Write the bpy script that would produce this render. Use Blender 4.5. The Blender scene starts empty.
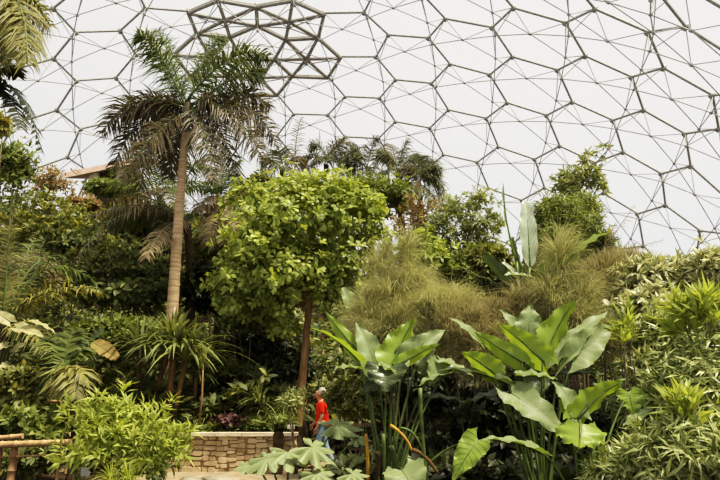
import bpy, math, random
import numpy as np
from mathutils import Vector

COL = bpy.context.scene.collection
RNG = np.random.default_rng(11)
random.seed(5)
F, PITCH, EYE = 634.47, 0.25204, 1.4
CP, SP = math.cos(PITCH), math.sin(PITCH)

def at(px, py, Y):
    """the point of the place that lies Y metres ahead and is seen at a pixel of the photograph"""
    u = (px-360)/F; v = (py-240)/F
    d = (u, CP+v*SP, SP-v*CP)
    k = Y/d[1]
    return np.array([d[0]*k, Y, EYE+d[2]*k])
def mpp(Y): return Y/(F*0.97)           # metres per pixel at a distance

def lin(c):
    if isinstance(c, str):
        c = [int(c[i:i+2], 16)/255 for i in (0, 2, 4)]
    return tuple(((x+.055)/1.055)**2.4 if x > .04045 else x/12.92 for x in c)

def sm(t):
    t = np.clip(t, 0, 1); return t*t*(3-2*t)
def terr(x, y):
    x = np.asarray(x, float); y = np.asarray(y, float)
    bed = .74*sm((y-14.25)/.12)*sm((-1.42-x)/.12)
    amp = 8.0+4.5*sm((-x+2)/10)
    hill = amp*sm((y-15.5)/30)
    br = 1.1*sm((x-2.6)/3)*sm((y-5)/4)
    bl = 1.3*sm((-x-6.2)/3)*sm((y-11.8)/4)*(1-sm((y-14)/6))
    return bed+hill+br+bl+.04*np.sin(x*1.7+y*.9)*sm((y-16)/4)

def nrm(v):
    v = np.asarray(v, float); n = np.linalg.norm(v, axis=-1, keepdims=True)
    return v/np.maximum(n, 1e-9)

# ------------------------------------------------------------------ mesh helpers
class MB:
    def __init__(s): s.v = []; s.f = []; s.n = 0; s.uv = []; s.hasuv = False
    def add(s, v, faces, mat=0, smooth=False, uv=None):
        v = np.asarray(v, float).reshape(-1, 3)
        faces = np.asarray(faces, np.int64)
        s.f.append((faces+s.n, mat, smooth)); s.v.append(v); s.n += len(v)
        if uv is not None: s.hasuv = True
        s.uv.append(np.zeros((len(v), 2)) if uv is None else np.asarray(uv, float))
    def build(s, name, mats, parent=None, origin=None):
        me = bpy.data.meshes.new(name)
        v = np.concatenate(s.v) if s.v else np.zeros((0, 3))
        if origin is None: origin = np.zeros(3)
        v = v-np.asarray(origin)
        me.vertices.add(len(v)); me.vertices.foreach_set('co', v.astype(np.float32).ravel())
        idx = np.concatenate([f.ravel() for f, m, q in s.f])
        tot = np.concatenate([np.full(len(f), f.shape[1]) for f, m, q in s.f])
        start = np.concatenate([[0], np.cumsum(tot)[:-1]])
        me.loops.add(len(idx)); me.loops.foreach_set('vertex_index', idx.astype(np.int32))
        me.polygons.add(len(tot))
        me.polygons.foreach_set('loop_start', start.astype(np.int32))
        me.polygons.foreach_set('loop_total', tot.astype(np.int32))
        me.polygons.foreach_set('material_index', np.concatenate([np.full(len(f), m) for f, m, q in s.f]).astype(np.int32))
        me.polygons.foreach_set('use_smooth', np.concatenate([np.full(len(f), q) for f, m, q in s.f]))
        if s.hasuv:
            a = me.attributes.new('leafuv', 'FLOAT_VECTOR', 'POINT')
            uv = np.concatenate(s.uv); a.data.foreach_set('vector', np.c_[uv, np.zeros(len(uv))].astype(np.float32).ravel())
        me.update(calc_edges=True); me.validate()
        for m in (mats if isinstance(mats, (list, tuple)) else [mats]): me.materials.append(m)
        o = bpy.data.objects.new(name, me); COL.objects.link(o)
        o.location = Vector(origin)
        if parent is not None:
            w_ = Vector((0, 0, 0)); q = parent
            while q is not None: w_ = w_+q.location; q = q.parent
            o.parent = parent; o.location = Vector(np.asarray(origin))-w_
        return o
    def tube(s, pts, rad, sides=7, mat=0, cap=True):
        pts = np.asarray(pts, float); n = len(pts)
        rad = np.broadcast_to(np.asarray(rad, float), (n,))
        t = nrm(np.gradient(pts, axis=0))
        h = np.array([1., 0, 0]) if abs(t[0][0]) < .8 else np.array([0, 1., 0])
        a = nrm(h-t*(t@h)[:, None]); b = np.cross(t, a)
        an = np.arange(sides)*2*math.pi/sides
        ring = pts[:, None]+rad[:, None, None]*(np.cos(an)[None, :, None]*a[:, None]+np.sin(an)[None, :, None]*b[:, None])
        i = np.arange(n-1)[:, None]*sides; j = np.arange(sides)[None]; k = (j+1) % sides
        s.add(ring.reshape(-1, 3), np.stack([i+j, i+k, i+sides+k, i+sides+j], -1).reshape(-1, 4), mat, True)
        if cap:
            s.f.append((np.array([np.arange(sides)[::-1]])+s.n-n*sides, mat, False))
            s.f.append((np.array([np.arange(sides)])+s.n-sides, mat, False))
    def box(s, c, size, mat=0, rot=None, jit=0):
        v = np.array([(x, y, z) for x in (-.5, .5) for y in (-.5, .5) for z in (-.5, .5)])*np.asarray(size)
        if jit: v = v*(1+RNG.uniform(-jit, jit, v.shape))
        if rot is not None: v = v@np.asarray(rot).T
        s.add(v+np.asarray(c), [(0, 1, 3, 2), (4, 6, 7, 5), (0, 4, 5, 1), (2, 3, 7, 6), (0, 2, 6, 4), (1, 5, 7, 3)], mat)
    def leaves(s, pos, d, up, L, W, tmpl, mat=0):
        """copies of a leaf outline: pos, direction and face hint per leaf"""
        tv, tf = tmpl
        y = nrm(d); x = nrm(np.cross(y, up)); z = np.cross(x, y)
        L = np.broadcast_to(np.asarray(L, float), (len(pos),))[:, None]; W = np.broadcast_to(np.asarray(W, float), (len(pos),))[:, None]
        v = pos[:, None]+x[:, None]*(tv[None, :, 0]*W)[..., None]+y[:, None]*(tv[None, :, 1]*L)[..., None]+z[:, None]*(tv[None, :, 2]*L)[..., None]
        k = len(tv)
        f = (np.asarray(tf)[None]+(np.arange(len(pos))*k)[:, None, None]).reshape(-1, len(tf[0]))
        s.add(v.reshape(-1, 3), f, mat)

OVAL = (np.array([(0, 0, 0), (0, .5, .03), (0, 1, -.1), (-.42, .28, .06), (-.4, .66, .02), (.42, .28, .06), (.4, .66, .02)]),
        [(0, 5, 1), (1, 5, 6), (1, 6, 2), (0, 1, 3), (3, 1, 4), (4, 1, 2)])
OBOV = (np.array([(0, 0, 0), (0, .6, .05), (0, 1, -.08), (-.25, .3, .04), (-.5, .75, .02), (.25, .3, .04), (.5, .75, .02)]),
        [(0, 5, 1), (1, 5, 6), (1, 6, 2), (0, 1, 3), (3, 1, 4), (4, 1, 2)])
DIAM = (np.array([(0, 0, 0), (.5, .45, .06), (0, 1, -.08), (-.5, .45, .06)]), [(0, 1, 2), (0, 2, 3)])
LANCE = (np.array([(0, 0, 0), (0, .5, .04), (0, 1, -.14), (-.5, .4, .06), (.5, .4, .06)]), [(0, 4, 1), (4, 2, 1), (0, 1, 3), (3, 1, 2)])
BLADE = (np.array([(-.3, 0, 0), (.3, 0, 0), (-.5, .35, .1), (.5, .35, .1), (-.38, .7, .06), (.38, .7, .06), (-.05, 1, -.12), (.05, 1, -.12)]),
         [(0, 1, 3, 2), (2, 3, 5, 4), (4, 5, 7, 6)])

def sphere_dirs(n, low=-.35):
    z = RNG.uniform(low, 1, n); a = RNG.uniform(0, 2*math.pi, n); r = np.sqrt(1-z*z)
    return np.stack([r*np.cos(a), r*np.sin(a), z], 1)
def blob_points(blobs, n, low=-.4, shell=.5, rough=.22):
    """points and outward directions spread through a few ellipsoids (centre, radii)"""
    vol = np.array([b[1][0]*b[1][2]+b[1][1]*b[1][2] for b in blobs]); vol = vol/vol.sum()
    P, D = [], []
    for (c, r), w in zip(blobs, vol):
        k = max(3, int(n*w)); d = sphere_dirs(k, low)
        q = RNG.uniform(shell, 1, k)**.7
        ph = RNG.uniform(0, 6, 3)
        q *= np.exp(RNG.normal(0, .09, k))*np.where(RNG.uniform(0, 1, k) < .1, 1.17, 1)
        q *= 1+rough*np.sin(d[:, 0]*5+ph[0])*np.sin(d[:, 2]*6+ph[1])+rough*.6*np.sin(d[:, 1]*9+d[:, 2]*7+ph[2])
        P.append(np.asarray(c)+d*q[:, None]*np.asarray(r)); D.append(nrm(d/np.asarray(r)*np.mean(r)))
    return np.concatenate(P), np.concatenate(D)
def rosettes(mb, P, D, k, L, W, spread=(.5, 1.3), droop=.2, tmpl=OVAL, mat=0, jit=.35, lift=.5):
    n = len(P)
    ax = nrm(D+np.array([0, 0, lift])+RNG.normal(0, .25, (n, 3)))
    h = np.where(np.abs(ax[:, 2:3]) < .9, np.array([[0, 0, 1.]]), np.array([[1., 0, 0]]))
    a = nrm(np.cross(ax, h)); b = np.cross(ax, a)
    az = (np.arange(k)[None]*2.4+RNG.uniform(0, 6.28, (n, 1))+RNG.normal(0, .25, (n, k)))
    po = RNG.uniform(spread[0], spread[1], (n, k))
    d = (ax[:, None]*np.cos(po)[..., None]+(a[:, None]*np.cos(az)[..., None]+b[:, None]*np.sin(az)[..., None])*np.sin(po)[..., None])
    d[..., 2] -= droop*RNG.uniform(.5, 1.4, (n, k))
    d = nrm(d.reshape(-1, 3)); up = np.repeat(ax, k, 0)+RNG.normal(0, .25, (n*k, 3))
    sc = np.clip(RNG.normal(1, jit*.5, n*k), .5, 1.7)
    base = np.repeat(P, k, 0)+d*L*.06+RNG.normal(0, L*.07, (n*k, 3))
    mb.leaves(base, d, up, L*sc, W*sc, tmpl, mat)

# ------------------------------------------------------------------ materials
def newmat(name):
    m = bpy.data.materials.new(name); m.use_nodes = True
    nt = m.node_tree; nt.nodes.clear()
    out = nt.nodes.new('ShaderNodeOutputMaterial')
    return m, nt, out
def mixc(nt, fac, a, b, mode='MIX'):
    n = nt.nodes.new('ShaderNodeMix'); n.data_type = 'RGBA'; n.blend_type = mode
    for sock, val in ((n.inputs[0], fac), (n.inputs[6], a), (n.inputs[7], b)):
        if hasattr(val, 'is_linked') or isinstance(val, bpy.types.NodeSocket): nt.links.new(val, sock)
        elif isinstance(val, (tuple, list)): sock.default_value = (*val, 1)
        else: sock.default_value = val
    return n.outputs[2]
def math_(nt, op, a, b=None, clamp=False):
    n = nt.nodes.new('ShaderNodeMath'); n.operation = op; n.use_clamp = clamp
    for i, val in enumerate((a, b)):
        if val is None: continue
        if isinstance(val, bpy.types.NodeSocket): nt.links.new(val, n.inputs[i])
        else: n.inputs[i].default_value = val
    return n.outputs[0]
def noise(nt, scale, detail=3, coord='Object'):
    tc = nt.nodes.new('ShaderNodeTexCoord'); n = nt.nodes.new('ShaderNodeTexNoise')
    n.inputs['Scale'].default_value = scale; n.inputs['Detail'].default_value = detail
    nt.links.new(tc.outputs[coord], n.inputs['Vector']); return n.outputs['Fac']
def leafcol(c):
    c = np.array(lin(c)); g = float(c@[.3, .6, .1])
    return tuple((g+(c-g)*.88)*np.array([1.06, 1.02, .92]))
def leafmat(name, c1, c2, trans=.35, rough=.5, spec=.35, tint=(1.2, 1.15, .6), veins=False, under=None, c3=None):
    m, nt, out = newmat(name); L = nt.links
    geo = nt.nodes.new('ShaderNodeNewGeometry')
    col = mixc(nt, geo.outputs['Random Per Island'], leafcol(c1), leafcol(c2))
    if c3:   # an odd leaf here and there
        odd = math_(nt, 'GREATER_THAN', math_(nt, 'FRACT', math_(nt, 'MULTIPLY', geo.outputs['Random Per Island'], 17.3)), .88)
        col = mixc(nt, odd, col, leafcol(c3))
    nz = noise(nt, 1.1 if not veins else 6)
    col = mixc(nt, 1.0, col, mixc(nt, nz, (.7, .7, .66), (1.35, 1.33, 1.25)), 'MULTIPLY')
    if veins:
        at_ = nt.nodes.new('ShaderNodeAttribute'); at_.attribute_name = 'leafuv'
        sp = nt.nodes.new('ShaderNodeSeparateXYZ'); L.new(at_.outputs['Vector'], sp.inputs[0])
        av = math_(nt, 'ABSOLUTE', sp.outputs[1])
        ph = math_(nt, 'FRACT', math_(nt, 'MULTIPLY', math_(nt, 'SUBTRACT', sp.outputs[0], math_(nt, 'MULTIPLY', av, .22)), 9))
        vein = math_(nt, 'MULTIPLY', math_(nt, 'LESS_THAN', math_(nt, 'ABSOLUTE', math_(nt, 'SUBTRACT', ph, .5)), .08), .6)
        col = mixc(nt, vein, col, veins if not isinstance(veins, str) else leafcol(veins))
        rib = math_(nt, 'LESS_THAN', av, .05)
        col = mixc(nt, math_(nt, 'MULTIPLY', rib, .8), col, leafcol(veins))
    if under:
        col = mixc(nt, geo.outputs['Backfacing'], col, leafcol(under))
    p = nt.nodes.new('ShaderNodeBsdfPrincipled'); L.new(col, p.inputs['Base Color'])
    p.inputs['Roughness'].default_value = rough; p.inputs['Specular IOR Level'].default_value = spec
    t = nt.nodes.new('ShaderNodeBsdfTranslucent')
    L.new(mixc(nt, 1.0, col, tint, 'MULTIPLY'), t.inputs['Color'])
    mx = nt.nodes.new('ShaderNodeMixShader'); mx.inputs[0].default_value = trans
    L.new(p.outputs[0], mx.inputs[1]); L.new(t.outputs[0], mx.inputs[2]); L.new(mx.outputs[0], out.inputs[0])
    return m
def solid(name, c1, c2, scale=6, rough=.8, spec=.2, bump=0, stretch=None, detail=4):
    m, nt, out = newmat(name); L = nt.links
    tc = nt.nodes.new('ShaderNodeTexCoord'); mp = nt.nodes.new('ShaderNodeMapping')
    L.new(tc.outputs['Object'], mp.inputs[0])
    if stretch: mp.inputs['Scale'].default_value = stretch
    n = nt.nodes.new('ShaderNodeTexNoise'); n.inputs['Scale'].default_value = scale; n.inputs['Detail'].default_value = detail
    L.new(mp.outputs[0], n.inputs['Vector'])
    cr = nt.nodes.new('ShaderNodeValToRGB'); L.new(n.outputs['Fac'], cr.inputs[0])
    cr.color_ramp.elements[0].position = .32; cr.color_ramp.elements[1].position = .68
    cr.color_ramp.elements[0].color = (*lin(c1), 1); cr.color_ramp.elements[1].color = (*lin(c2), 1)
    p = nt.nodes.new('ShaderNodeBsdfPrincipled'); L.new(cr.outputs[0], p.inputs['Base Color'])
    p.inputs['Roughness'].default_value = rough; p.inputs['Specular IOR Level'].default_value = spec
    if bump:
        b = nt.nodes.new('ShaderNodeBump'); b.inputs['Strength'].default_value = bump; b.inputs['Distance'].default_value = .05
        L.new(n.outputs['Fac'], b.inputs['Height']); L.new(b.outputs[0], p.inputs['Normal'])
    L.new(p.outputs[0], out.inputs[0]); return m

M = {
 'deep':   leafmat('deep green leaves', '4a562c', '78844a', .3, c3='a4a45c'),
 'purple': leafmat('purplish low leaves', '584048', '7c5c5e', .25),
 'shade':  leafmat('dark leaves with shade painted in', '2a3118', '444d28', .25),  # under-canopy shade put into the leaf colour; also for dark palm leaflets
 'mid':    leafmat('mid green leaves', '5c6c30', '8a9648', .35),
 'bright': leafmat('bright green leaves', '768a34', 'bac66a', .38, rough=.45),
 'lime':   leafmat('yellow green leaves', '8a9c3c', 'bcc868', .42),
 'olive':  leafmat('olive leaves', '5f6834', '8e9452', .35, c3='aca85c'),
 'rust':   leafmat('rust tinted leaves', '86684c', 'a8966a', .35, c3='75803c'),
 'pale':   leafmat('pale variegated leaves', '66763c', 'dcdcb0', .22, rough=.4, spec=.5),
 'pale2':  leafmat('grey green narrow leaves', '5f7034', 'c2cc8c', .22, rough=.4, spec=.5),
 'silver': leafmat('silvery leaves', '86926a', 'dfe0cc', .25, rough=.35, spec=.5),
 'yellow': leafmat('yellowing leaves', '77803c', 'b4a858', .4),
 'feather':leafmat('feathery straw green strands', '94966a', 'c4c49a', .5, rough=.8, spec=.1, tint=(1.05, 1.05, .8)),
 'feath2': leafmat('feathery brown strands', '8a8662', 'b8b48c', .5, rough=.8, spec=.1, tint=(1.05, 1., .85)),
 'bamboo': leafmat('fine bamboo leaves', '66752c', '94a048', .4),
 'airy':   leafmat('airy grey green leaves', '74804a', 'a2aa74', .45),
 'strap':  leafmat('strap leaves', '4a5628', '98a266', .3, rough=.4, spec=.5),
 'frond':  leafmat('green palm leaflets', '44522a', '74823f', .3, rough=.5, spec=.25),
 'frondb': leafmat('brown green palm leaflets', '4c4632', '80755a', .25, rough=.5),
 'frondf': leafmat('far palm leaflets', '50573c', '7c8058', .35),
 'frondy': leafmat('yellow palm leaflets', '666832', 'a09c58', .35),
 'dead':   leafmat('dead palm leaflets', '786a56', 'a8987e', .25, rough=.8),
 'taro':   leafmat('backlit giant taro leaf', '76942c', '98b442', .45, rough=.4, spec=.4, tint=(1.3, 1.2, .5), veins='3f5a1c', under='90ac3c'),  # backlight through the blade put into a brighter yellow green
 'tarog':  leafmat('grey green giant taro leaf', '6c8252', '92a474', .35, rough=.5, spec=.4, veins='98a87c', under='7b9142'),  # sky sheen on taro blades put into the greyer colour
 'tarod':  leafmat('dark giant taro leaf', '3c4a2e', '56653e', .3, rough=.35, spec=.5, veins='6f7c52', under='56683a'),
 'banana': leafmat('silvery banana leaf', '94a898', 'b4c4b4', .3, rough=.35, spec=.5, veins='d0d8c4'),
 'banang': leafmat('green banana leaf', '5f7a30', '88a048', .5, rough=.4, spec=.4, veins='9fb060'),
 'drylf':  leafmat('dry brown leaf', '8c7844', 'b09a5c', .3, rough=.7, veins='6a4a28'),
 'cream':  leafmat('pale yellow broad leaf', 'a4a474', 'c6c298', .35, rough=.5, veins='9c9a60'),
 'papaya': leafmat('lobed grey green leaf', '74885a', '98a878', .35, rough=.45, spec=.4, veins='a9b890'),
 'stalk':  solid('green stalk', '364219', '66783a', 5, .45, .4),
 'stalkd': solid('dark green stalk', '343c1c', '56622e', 5, .5, .4),
 'stalko': solid('orange dying stalk', 'a8772a', 'c9a040', 5, .6, .3),
 'bark':   solid('brown bark', '6a5236', '8f7450', 9, .9, .1, .5, (1, 1, .35)),
 'barkd':  solid('dark bark', '3d3122', '5d4c36', 9, .9, .1, .5),
 'twig':   solid('grey brown twigs', '665c48', '8c806a', 9, .9, .1),
 'soil':   solid('dark leaf litter soil', '2a2218', '4a3d2a', 3, .95, .1, .6),
 'sand':   solid('sandy path', '85755c', 'a6957a', 4, .95, .1, .3),
 'stone':  solid('warm wall stone', 'a08a68', 'd2c09c', 2.2, .9, .15, .5),
 'mortar': solid('dark wall joints', '86704f', 'a68e6c', 6, .95, .1),
 'cap':    solid('pale wall coping', 'c2b294', 'dccfb4', 5, .9, .15, .3),
 'cane':   solid('weathered bamboo cane', 'a07e54', 'c9aa7c', 4, .6, .3, 0, (6, 6, 6)),
 'cane2':  solid('reddish bamboo post', '86684a', 'ae8c64', 4, .65, .3),
 'rock':   solid('grey boulder', '77705c', 'a39a84', 4, .9, .15, .6),
 'steel':  solid('galvanised steel tube', '8b8980', 'a8a69c', 3, .5, .4),
 'steelt': solid('thin steel rods', 'a5a39c', 'bbb9b4', 3, .5, .4),
 'vent':   solid('vent frame', '8a857a', 'a8a296', 3, .6, .3),
 'roof':   solid('pinkish roof', 'dcb89c', 'f0d6c0', 2, .9, .1),
 'hutw':   solid('dark timber', '4c4234', '6b5e4a', 4, .9, .1),
 'ptrunk': solid('pale ringed palm trunk', 'ae9070', 'dcc09a', 5, .85, .15, .25, (.35, .35, 3.2)),
 'post':   solid('pale plaster post', 'b9a890', 'd2c4ac', 4, .9, .1),
 'white':  solid('white plastic', 'd4d4cc', 'e6e6e0', 4, .6, .3),
 'skin':   solid('skin', 'c08a6a', 'd09c7c', 8, .6, .3),
 'red':    solid('orange red cotton', 'd8301c', 'f04828', 8, .85, .1),
 'jeans':  solid('light blue denim', '7890a0', '9cb0ba', 30, .9, .1),
 'hair':   solid('grey hair', '9a948a', 'c4beb2', 40, .8, .2),
 'shoe':   solid('dark shoe leather', '2a2622', '3c3630', 8, .6, .3),
 'eye':    solid('eye', '1c1814', '2a2420', 8, .3, .5),
}
# ETFE cushion: mostly clear film with a faint milky scatter
m, nt, out = newmat('clear film cushion')
tr = nt.nodes.new('ShaderNodeBsdfTransparent'); tr.inputs[0].default_value = (.97, .975, .98, 1)
df = nt.nodes.new('ShaderNodeBsdfTranslucent'); df.inputs[0].default_value = (.9, .9, .9, 1)
gl = nt.nodes.new('ShaderNodeBsdfDiffuse'); gl.inputs[0].default_value = (.85, .86, .88, 1)
m1 = nt.nodes.new('ShaderNodeMixShader'); nt.links.new(df.outputs[0], m1.inputs[1]); nt.links.new(gl.outputs[0], m1.inputs[2])
m2 = nt.nodes.new('ShaderNodeMixShader'); m2.inputs[0].default_value = .1
nt.links.new(tr.outputs[0], m2.inputs[1]); nt.links.new(m1.outputs[0], m2.inputs[2]); nt.links.new(m2.outputs[0], out.inputs[0])
M['film'] = m

# ------------------------------------------------------------------ things
def tag(o, label, cat, group=None, kind=None):
    if label: o['label'] = label
    if cat: o['category'] = cat
    if group: o['group'] = group
    if kind: o['kind'] = kind
    return o
def thing(name, label, cat, loc, group=None):
    o = bpy.data.objects.new(name, None); COL.objects.link(o); o.empty_display_size = .2
    o.location = Vector(loc); return tag(o, label, cat, group)
def ground_at(x, y): return np.array([x, y, float(terr(x, y))])

def bez(a, b, c, n):
    t = np.linspace(0, 1, n)[:, None]
    return (1-t)**2*np.asarray(a)+2*t*(1-t)*np.asarray(b)+t*t*np.asarray(c)
# ------------------------------------------------------------------ the dome (structure)
def goldberg(n):
    g = (1+5**.5)/2
    V = np.array([(-1,g,0),(1,g,0),(-1,-g,0),(1,-g,0),(0,-1,g),(0,1,g),(0,-1,-g),(0,1,-g),(g,0,-1),(g,0,1),(-g,0,-1),(-g,0,1)], float)
    V /= np.linalg.norm(V[0])
    z = V[0]; x = np.cross(z, V[1]); x /= np.linalg.norm(x); x = np.cross(x, z); x /= np.linalg.norm(x); y = np.cross(z, x)
    V = V@np.array([x, y, z]).T
    el = min(np.linalg.norm(V[0]-V[i]) for i in range(1, 12)); T = []
    for i in range(12):
        for j in range(i+1, 12):
            for k in range(j+1, 12):
                if all(abs(np.linalg.norm(V[a]-V[b])-el) < 1e-6 for a, b in ((i, j), (j, k), (i, k))):
                    a, b, c = V[i], V[j], V[k]
                    P = lambda u, v: (a*(n-u-v)+b*u+c*v)/n
                    for u in range(n):
                        for v in range(n-u):
                            T.append((P(u, v)+P(u+1, v)+P(u, v+1))/3)
                            if u+v < n-1: T.append((P(u+1, v)+P(u, v+1)+P(u+1, v+1))/3)
    T = np.array(T); return T/np.linalg.norm(T, axis=1)[:, None]
def goldberg_faces(T):
    nb = np.argsort(-(T@T.T), 1)[:, 1:4]; nxt = {}
    for v in range(len(T)):
        z = T[v]; x = np.cross(z, [.3, .5, .77]); x /= np.linalg.norm(x); y = np.cross(z, x)
        a = sorted(nb[v], key=lambda w: math.atan2((T[w]-z)@y, (T[w]-z)@x))
        for i in range(3): nxt[(a[i], v)] = (v, a[(i+1) % 3])
    seen = set(); out = []
    for e in nxt:
        if e in seen: continue
        f = []; k = e
        while k not in seen: seen.add(k); f.append(int(k[0])); k = nxt[k]
        out.append(f)
    return out
DOME_R = 60.; DOME_C = np.array([-7.39746, 69.05027, -12.86973+EYE])
phi, tx, ty = 2.97353, -.10384, -.1014
Rz = np.array([[math.cos(phi), -math.sin(phi), 0], [math.sin(phi), math.cos(phi), 0], [0, 0, 1]])
Rx = np.array([[1, 0, 0], [0, math.cos(tx), -math.sin(tx)], [0, math.sin(tx), math.cos(tx)]])
Ry = np.array([[math.cos(ty), 0, math.sin(ty)], [0, 1, 0], [-math.sin(ty), 0, math.cos(ty)]])
T = goldberg(8); FACES = goldberg_faces(T)
DV = DOME_R*(T@(Ry@Rx@Rz).T)
# measured departures of the real nodes from the even geodesic net (metres), smoothed over the shell
DISP = [(192,-0.20,-0.12,-0.01),(256,-0.20,0.00,-0.01),(128,-0.23,-0.00,-0.02),(0,-0.13,-0.00,-0.02),(64,-0.03,-0.56,0.04),(193,-0.31,0.10,-0.02),(194,-0.53,0.93,0.04),(271,-0.33,0.14,0.02),(257,0.24,0.55,-0.05),(258,-0.03,0.58,-0.09),(130,0.16,0.61,-0.15),(129,-0.08,0.05,-0.02),(143,0.12,-0.17,0.06),(2,0.17,-0.21,0.09),(65,-0.31,-0.44,-0.05),(66,-0.09,0.11,-0.02),(207,-0.63,1.05,-0.03),(80,-0.39,-0.26,-0.13),(81,-0.30,-0.17,-0.12),(67,-0.64,-0.17,-0.21),(92,0.07,-0.20,0.05),(93,0.37,-0.75,0.26),(94,0.43,-0.77,0.22),(82,-0.12,-0.53,-0.10),(83,-0.03,-0.60,-0.12),(29,-0.81,-1.05,-0.15),(39,0.53,-0.37,0.43),(103,0.40,-0.46,0.33),(41,0.90,-1.03,1.11),(40,0.86,-0.04,0.65),(259,0.46,0.44,-0.14),(260,0.02,0.48,-0.11),(132,0.14,0.24,-0.10),(131,0.15,0.62,-0.20),(133,-0.09,0.48,-0.16),(147,0.28,-0.25,0.06),(146,0.32,0.18,-0.11),(145,0.23,0.23,-0.10),(272,0.37,0.57,-0.04),(273,0.15,0.45,-0.05),(274,0.35,0.32,-0.11),(275,0.21,0.21,-0.10),(261,0.20,0.04,-0.07),(286,0.14,0.85,-0.00),(262,-0.08,0.34,-0.07),(134,-0.05,0.40,-0.13),(135,-0.33,0.75,-0.22),(276,0.21,0.62,-0.16),(277,0.09,0.35,-0.11),(263,0.28,-0.19,-0.08),(287,0.47,0.80,-0.14),(288,0.12,0.76,-0.06),(264,-0.07,0.31,-0.08),(289,0.15,0.27,-0.08),(290,-0.07,0.32,0.03),(278,0.04,-0.15,0.00),(297,0.09,0.73,0.09),(298,0.29,0.43,-0.08),(299,0.11,0.51,-0.01),(279,0.14,-0.19,-0.05),(265,0.16,-0.23,-0.03),(266,0.28,-0.09,-0.18),(138,0.03,-0.12,0.05),(137,-0.48,0.15,0.20),(300,-0.00,0.31,0.05),(301,-0.28,0.22,0.26),(291,-0.26,0.00,0.21),(306,0.30,0.27,-0.09),(307,0.17,0.09,-0.09),(308,0.01,0.51,0.13),(292,-0.25,-0.23,0.27),(280,-0.15,-0.43,0.24),(281,0.13,-0.54,0.06),(309,-0.16,-0.25,0.08),(310,-0.51,-0.14,0.53),(302,-0.51,-0.33,0.50),(313,0.48,-0.33,-0.54),(303,-0.64,-0.51,0.75),(293,-0.29,-0.87,0.42),(294,-0.20,-0.71,0.41),(282,0.16,-0.89,0.12),(806,-0.02,-1.85,0.42),(283,0.85,-0.83,-0.76)]
di = np.array([d[0] for d in DISP]); dd = np.array([d[1:] for d in DISP])
w = np.exp(-(np.linalg.norm(DV[:, None]-DV[di][None], axis=2)/3.2)**2)
off = (w@dd)/(w.sum(1)+.12)[:, None]
DV = DV+off; DV = DV/np.linalg.norm(DV, axis=1)[:, None]*DOME_R
NODE = DV+DOME_C
def inward(p, t): return DOME_C+(p-DOME_C)*(1-t/DOME_R)
def keep(f):
    c = NODE[f].mean(0)
    if c[1] < 38 or c[2] < 9: return False
    return abs(c[0]+4) < .62*c[1]+10
kept = [f for f in FACES if keep(f)]
dome = bpy.data.objects.new('ceiling', None); COL.objects.link(dome); dome.location = Vector(DOME_C)
dome['kind'] = 'structure'; dome['label'] = 'white dome roof of hexagonal steel frames and clear film cushions'
edges = {}
for f in kept:
    for a, b in zip(f, f[1:]+f[:1]): edges.setdefault((min(a, b), max(a, b)), []).append(f)
fr = MB(); inn = MB()
for a, b in edges: fr.tube([NODE[a], NODE[b]], .135, 6, 0, False)
for a in {a for f in kept for a in f}:
    n = nrm(DOME_C-NODE[a]); fr.tube([NODE[a]-n*.22, NODE[a]+n*.32], .26, 7)
mid = {e: inward((NODE[e[0]]+NODE[e[1]])/2, 2.3) for e in edges}
for e, p in mid.items():
    for q in e: inn.tube([NODE[q], p], .045, 4, 0, False)
    n = nrm(DOME_C-p); inn.tube([p-n*.12, p+n*.12], .16, 6)
for f in kept:
    es = [(min(a, b), max(a, b)) for a, b in zip(f, f[1:]+f[:1])]
    for a, b in zip(es, es[1:]+es[:1]): inn.tube([mid[a], mid[b]], .056, 4, 0, False)
fr.build('hexagon_frame', M['steel'], dome, DOME_C); inn.build('inner_rods', M['steelt'], dome, DOME_C)
pent = [f for f in kept if len(f) == 5][0]
vents = [f for f in kept if len(f) == 6 and len(set(f) & set(pent)) == 2]
for f in vents:
    vb = MB(); c = NODE[f].mean(0); n = nrm(DOME_C-c)
    for a, b in zip(f, f[1:]+f[:1]):
        vb.tube([NODE[a]+n*.3, NODE[b]+n*.3], .24, 5, 0, False)
        vb.tube([c+n*.3, NODE[a]+n*.3], .24, 5, 0, False)
        vb.tube([c+n*1.2, NODE[a]+n*.35], .08, 4, 0, False)
    vb.tube([c-n*.2, c+n*1.3], .2, 6)
    vb.build('vent_frame', M['vent'], dome, DOME_C)
def cushion(fs):
    cb = MB()
    for f in fs:
        p = NODE[f]; c = p.mean(0); n = nrm(c-DOME_C); k = len(f)
        v = [c+n*.9]+[c+(q-c)*.6+n*.62 for q in p]+[c+(q-c)*.97 for q in p]
        cb.add(v, [(0, 1+i, 1+(i+1) % k) for i in range(k)], 0, True)
        cb.f.append((np.array([(1+i, 1+k+i, 1+k+(i+1) % k, 1+(i+1) % k) for i in range(k)])+cb.n-len(v), 0, True))
    return cb
def seen(f):
    c = NODE[f].mean(0)-np.array([0, 0, EYE]); y = c[1]*CP+c[2]*SP
    px = 360+F*c[0]/y; py = 240-F*(-c[1]*SP+c[2]*CP)/y
    return -45 < px < 765 and -40 < py < 270
vis = [f for f in kept if seen(f)]; rest = [f for f in kept if not seen(f)]
vis.sort(key=lambda f: NODE[f].mean(0)[1]); rest += vis[96:]; vis = vis[:96]
for f in vis: cushion([f]).build('film_cushion', M['film'], dome, DOME_C)
if rest: tag(cushion(rest).build('film_cushion', M['film'], dome, DOME_C), None, None, None, 'stuff')

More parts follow.
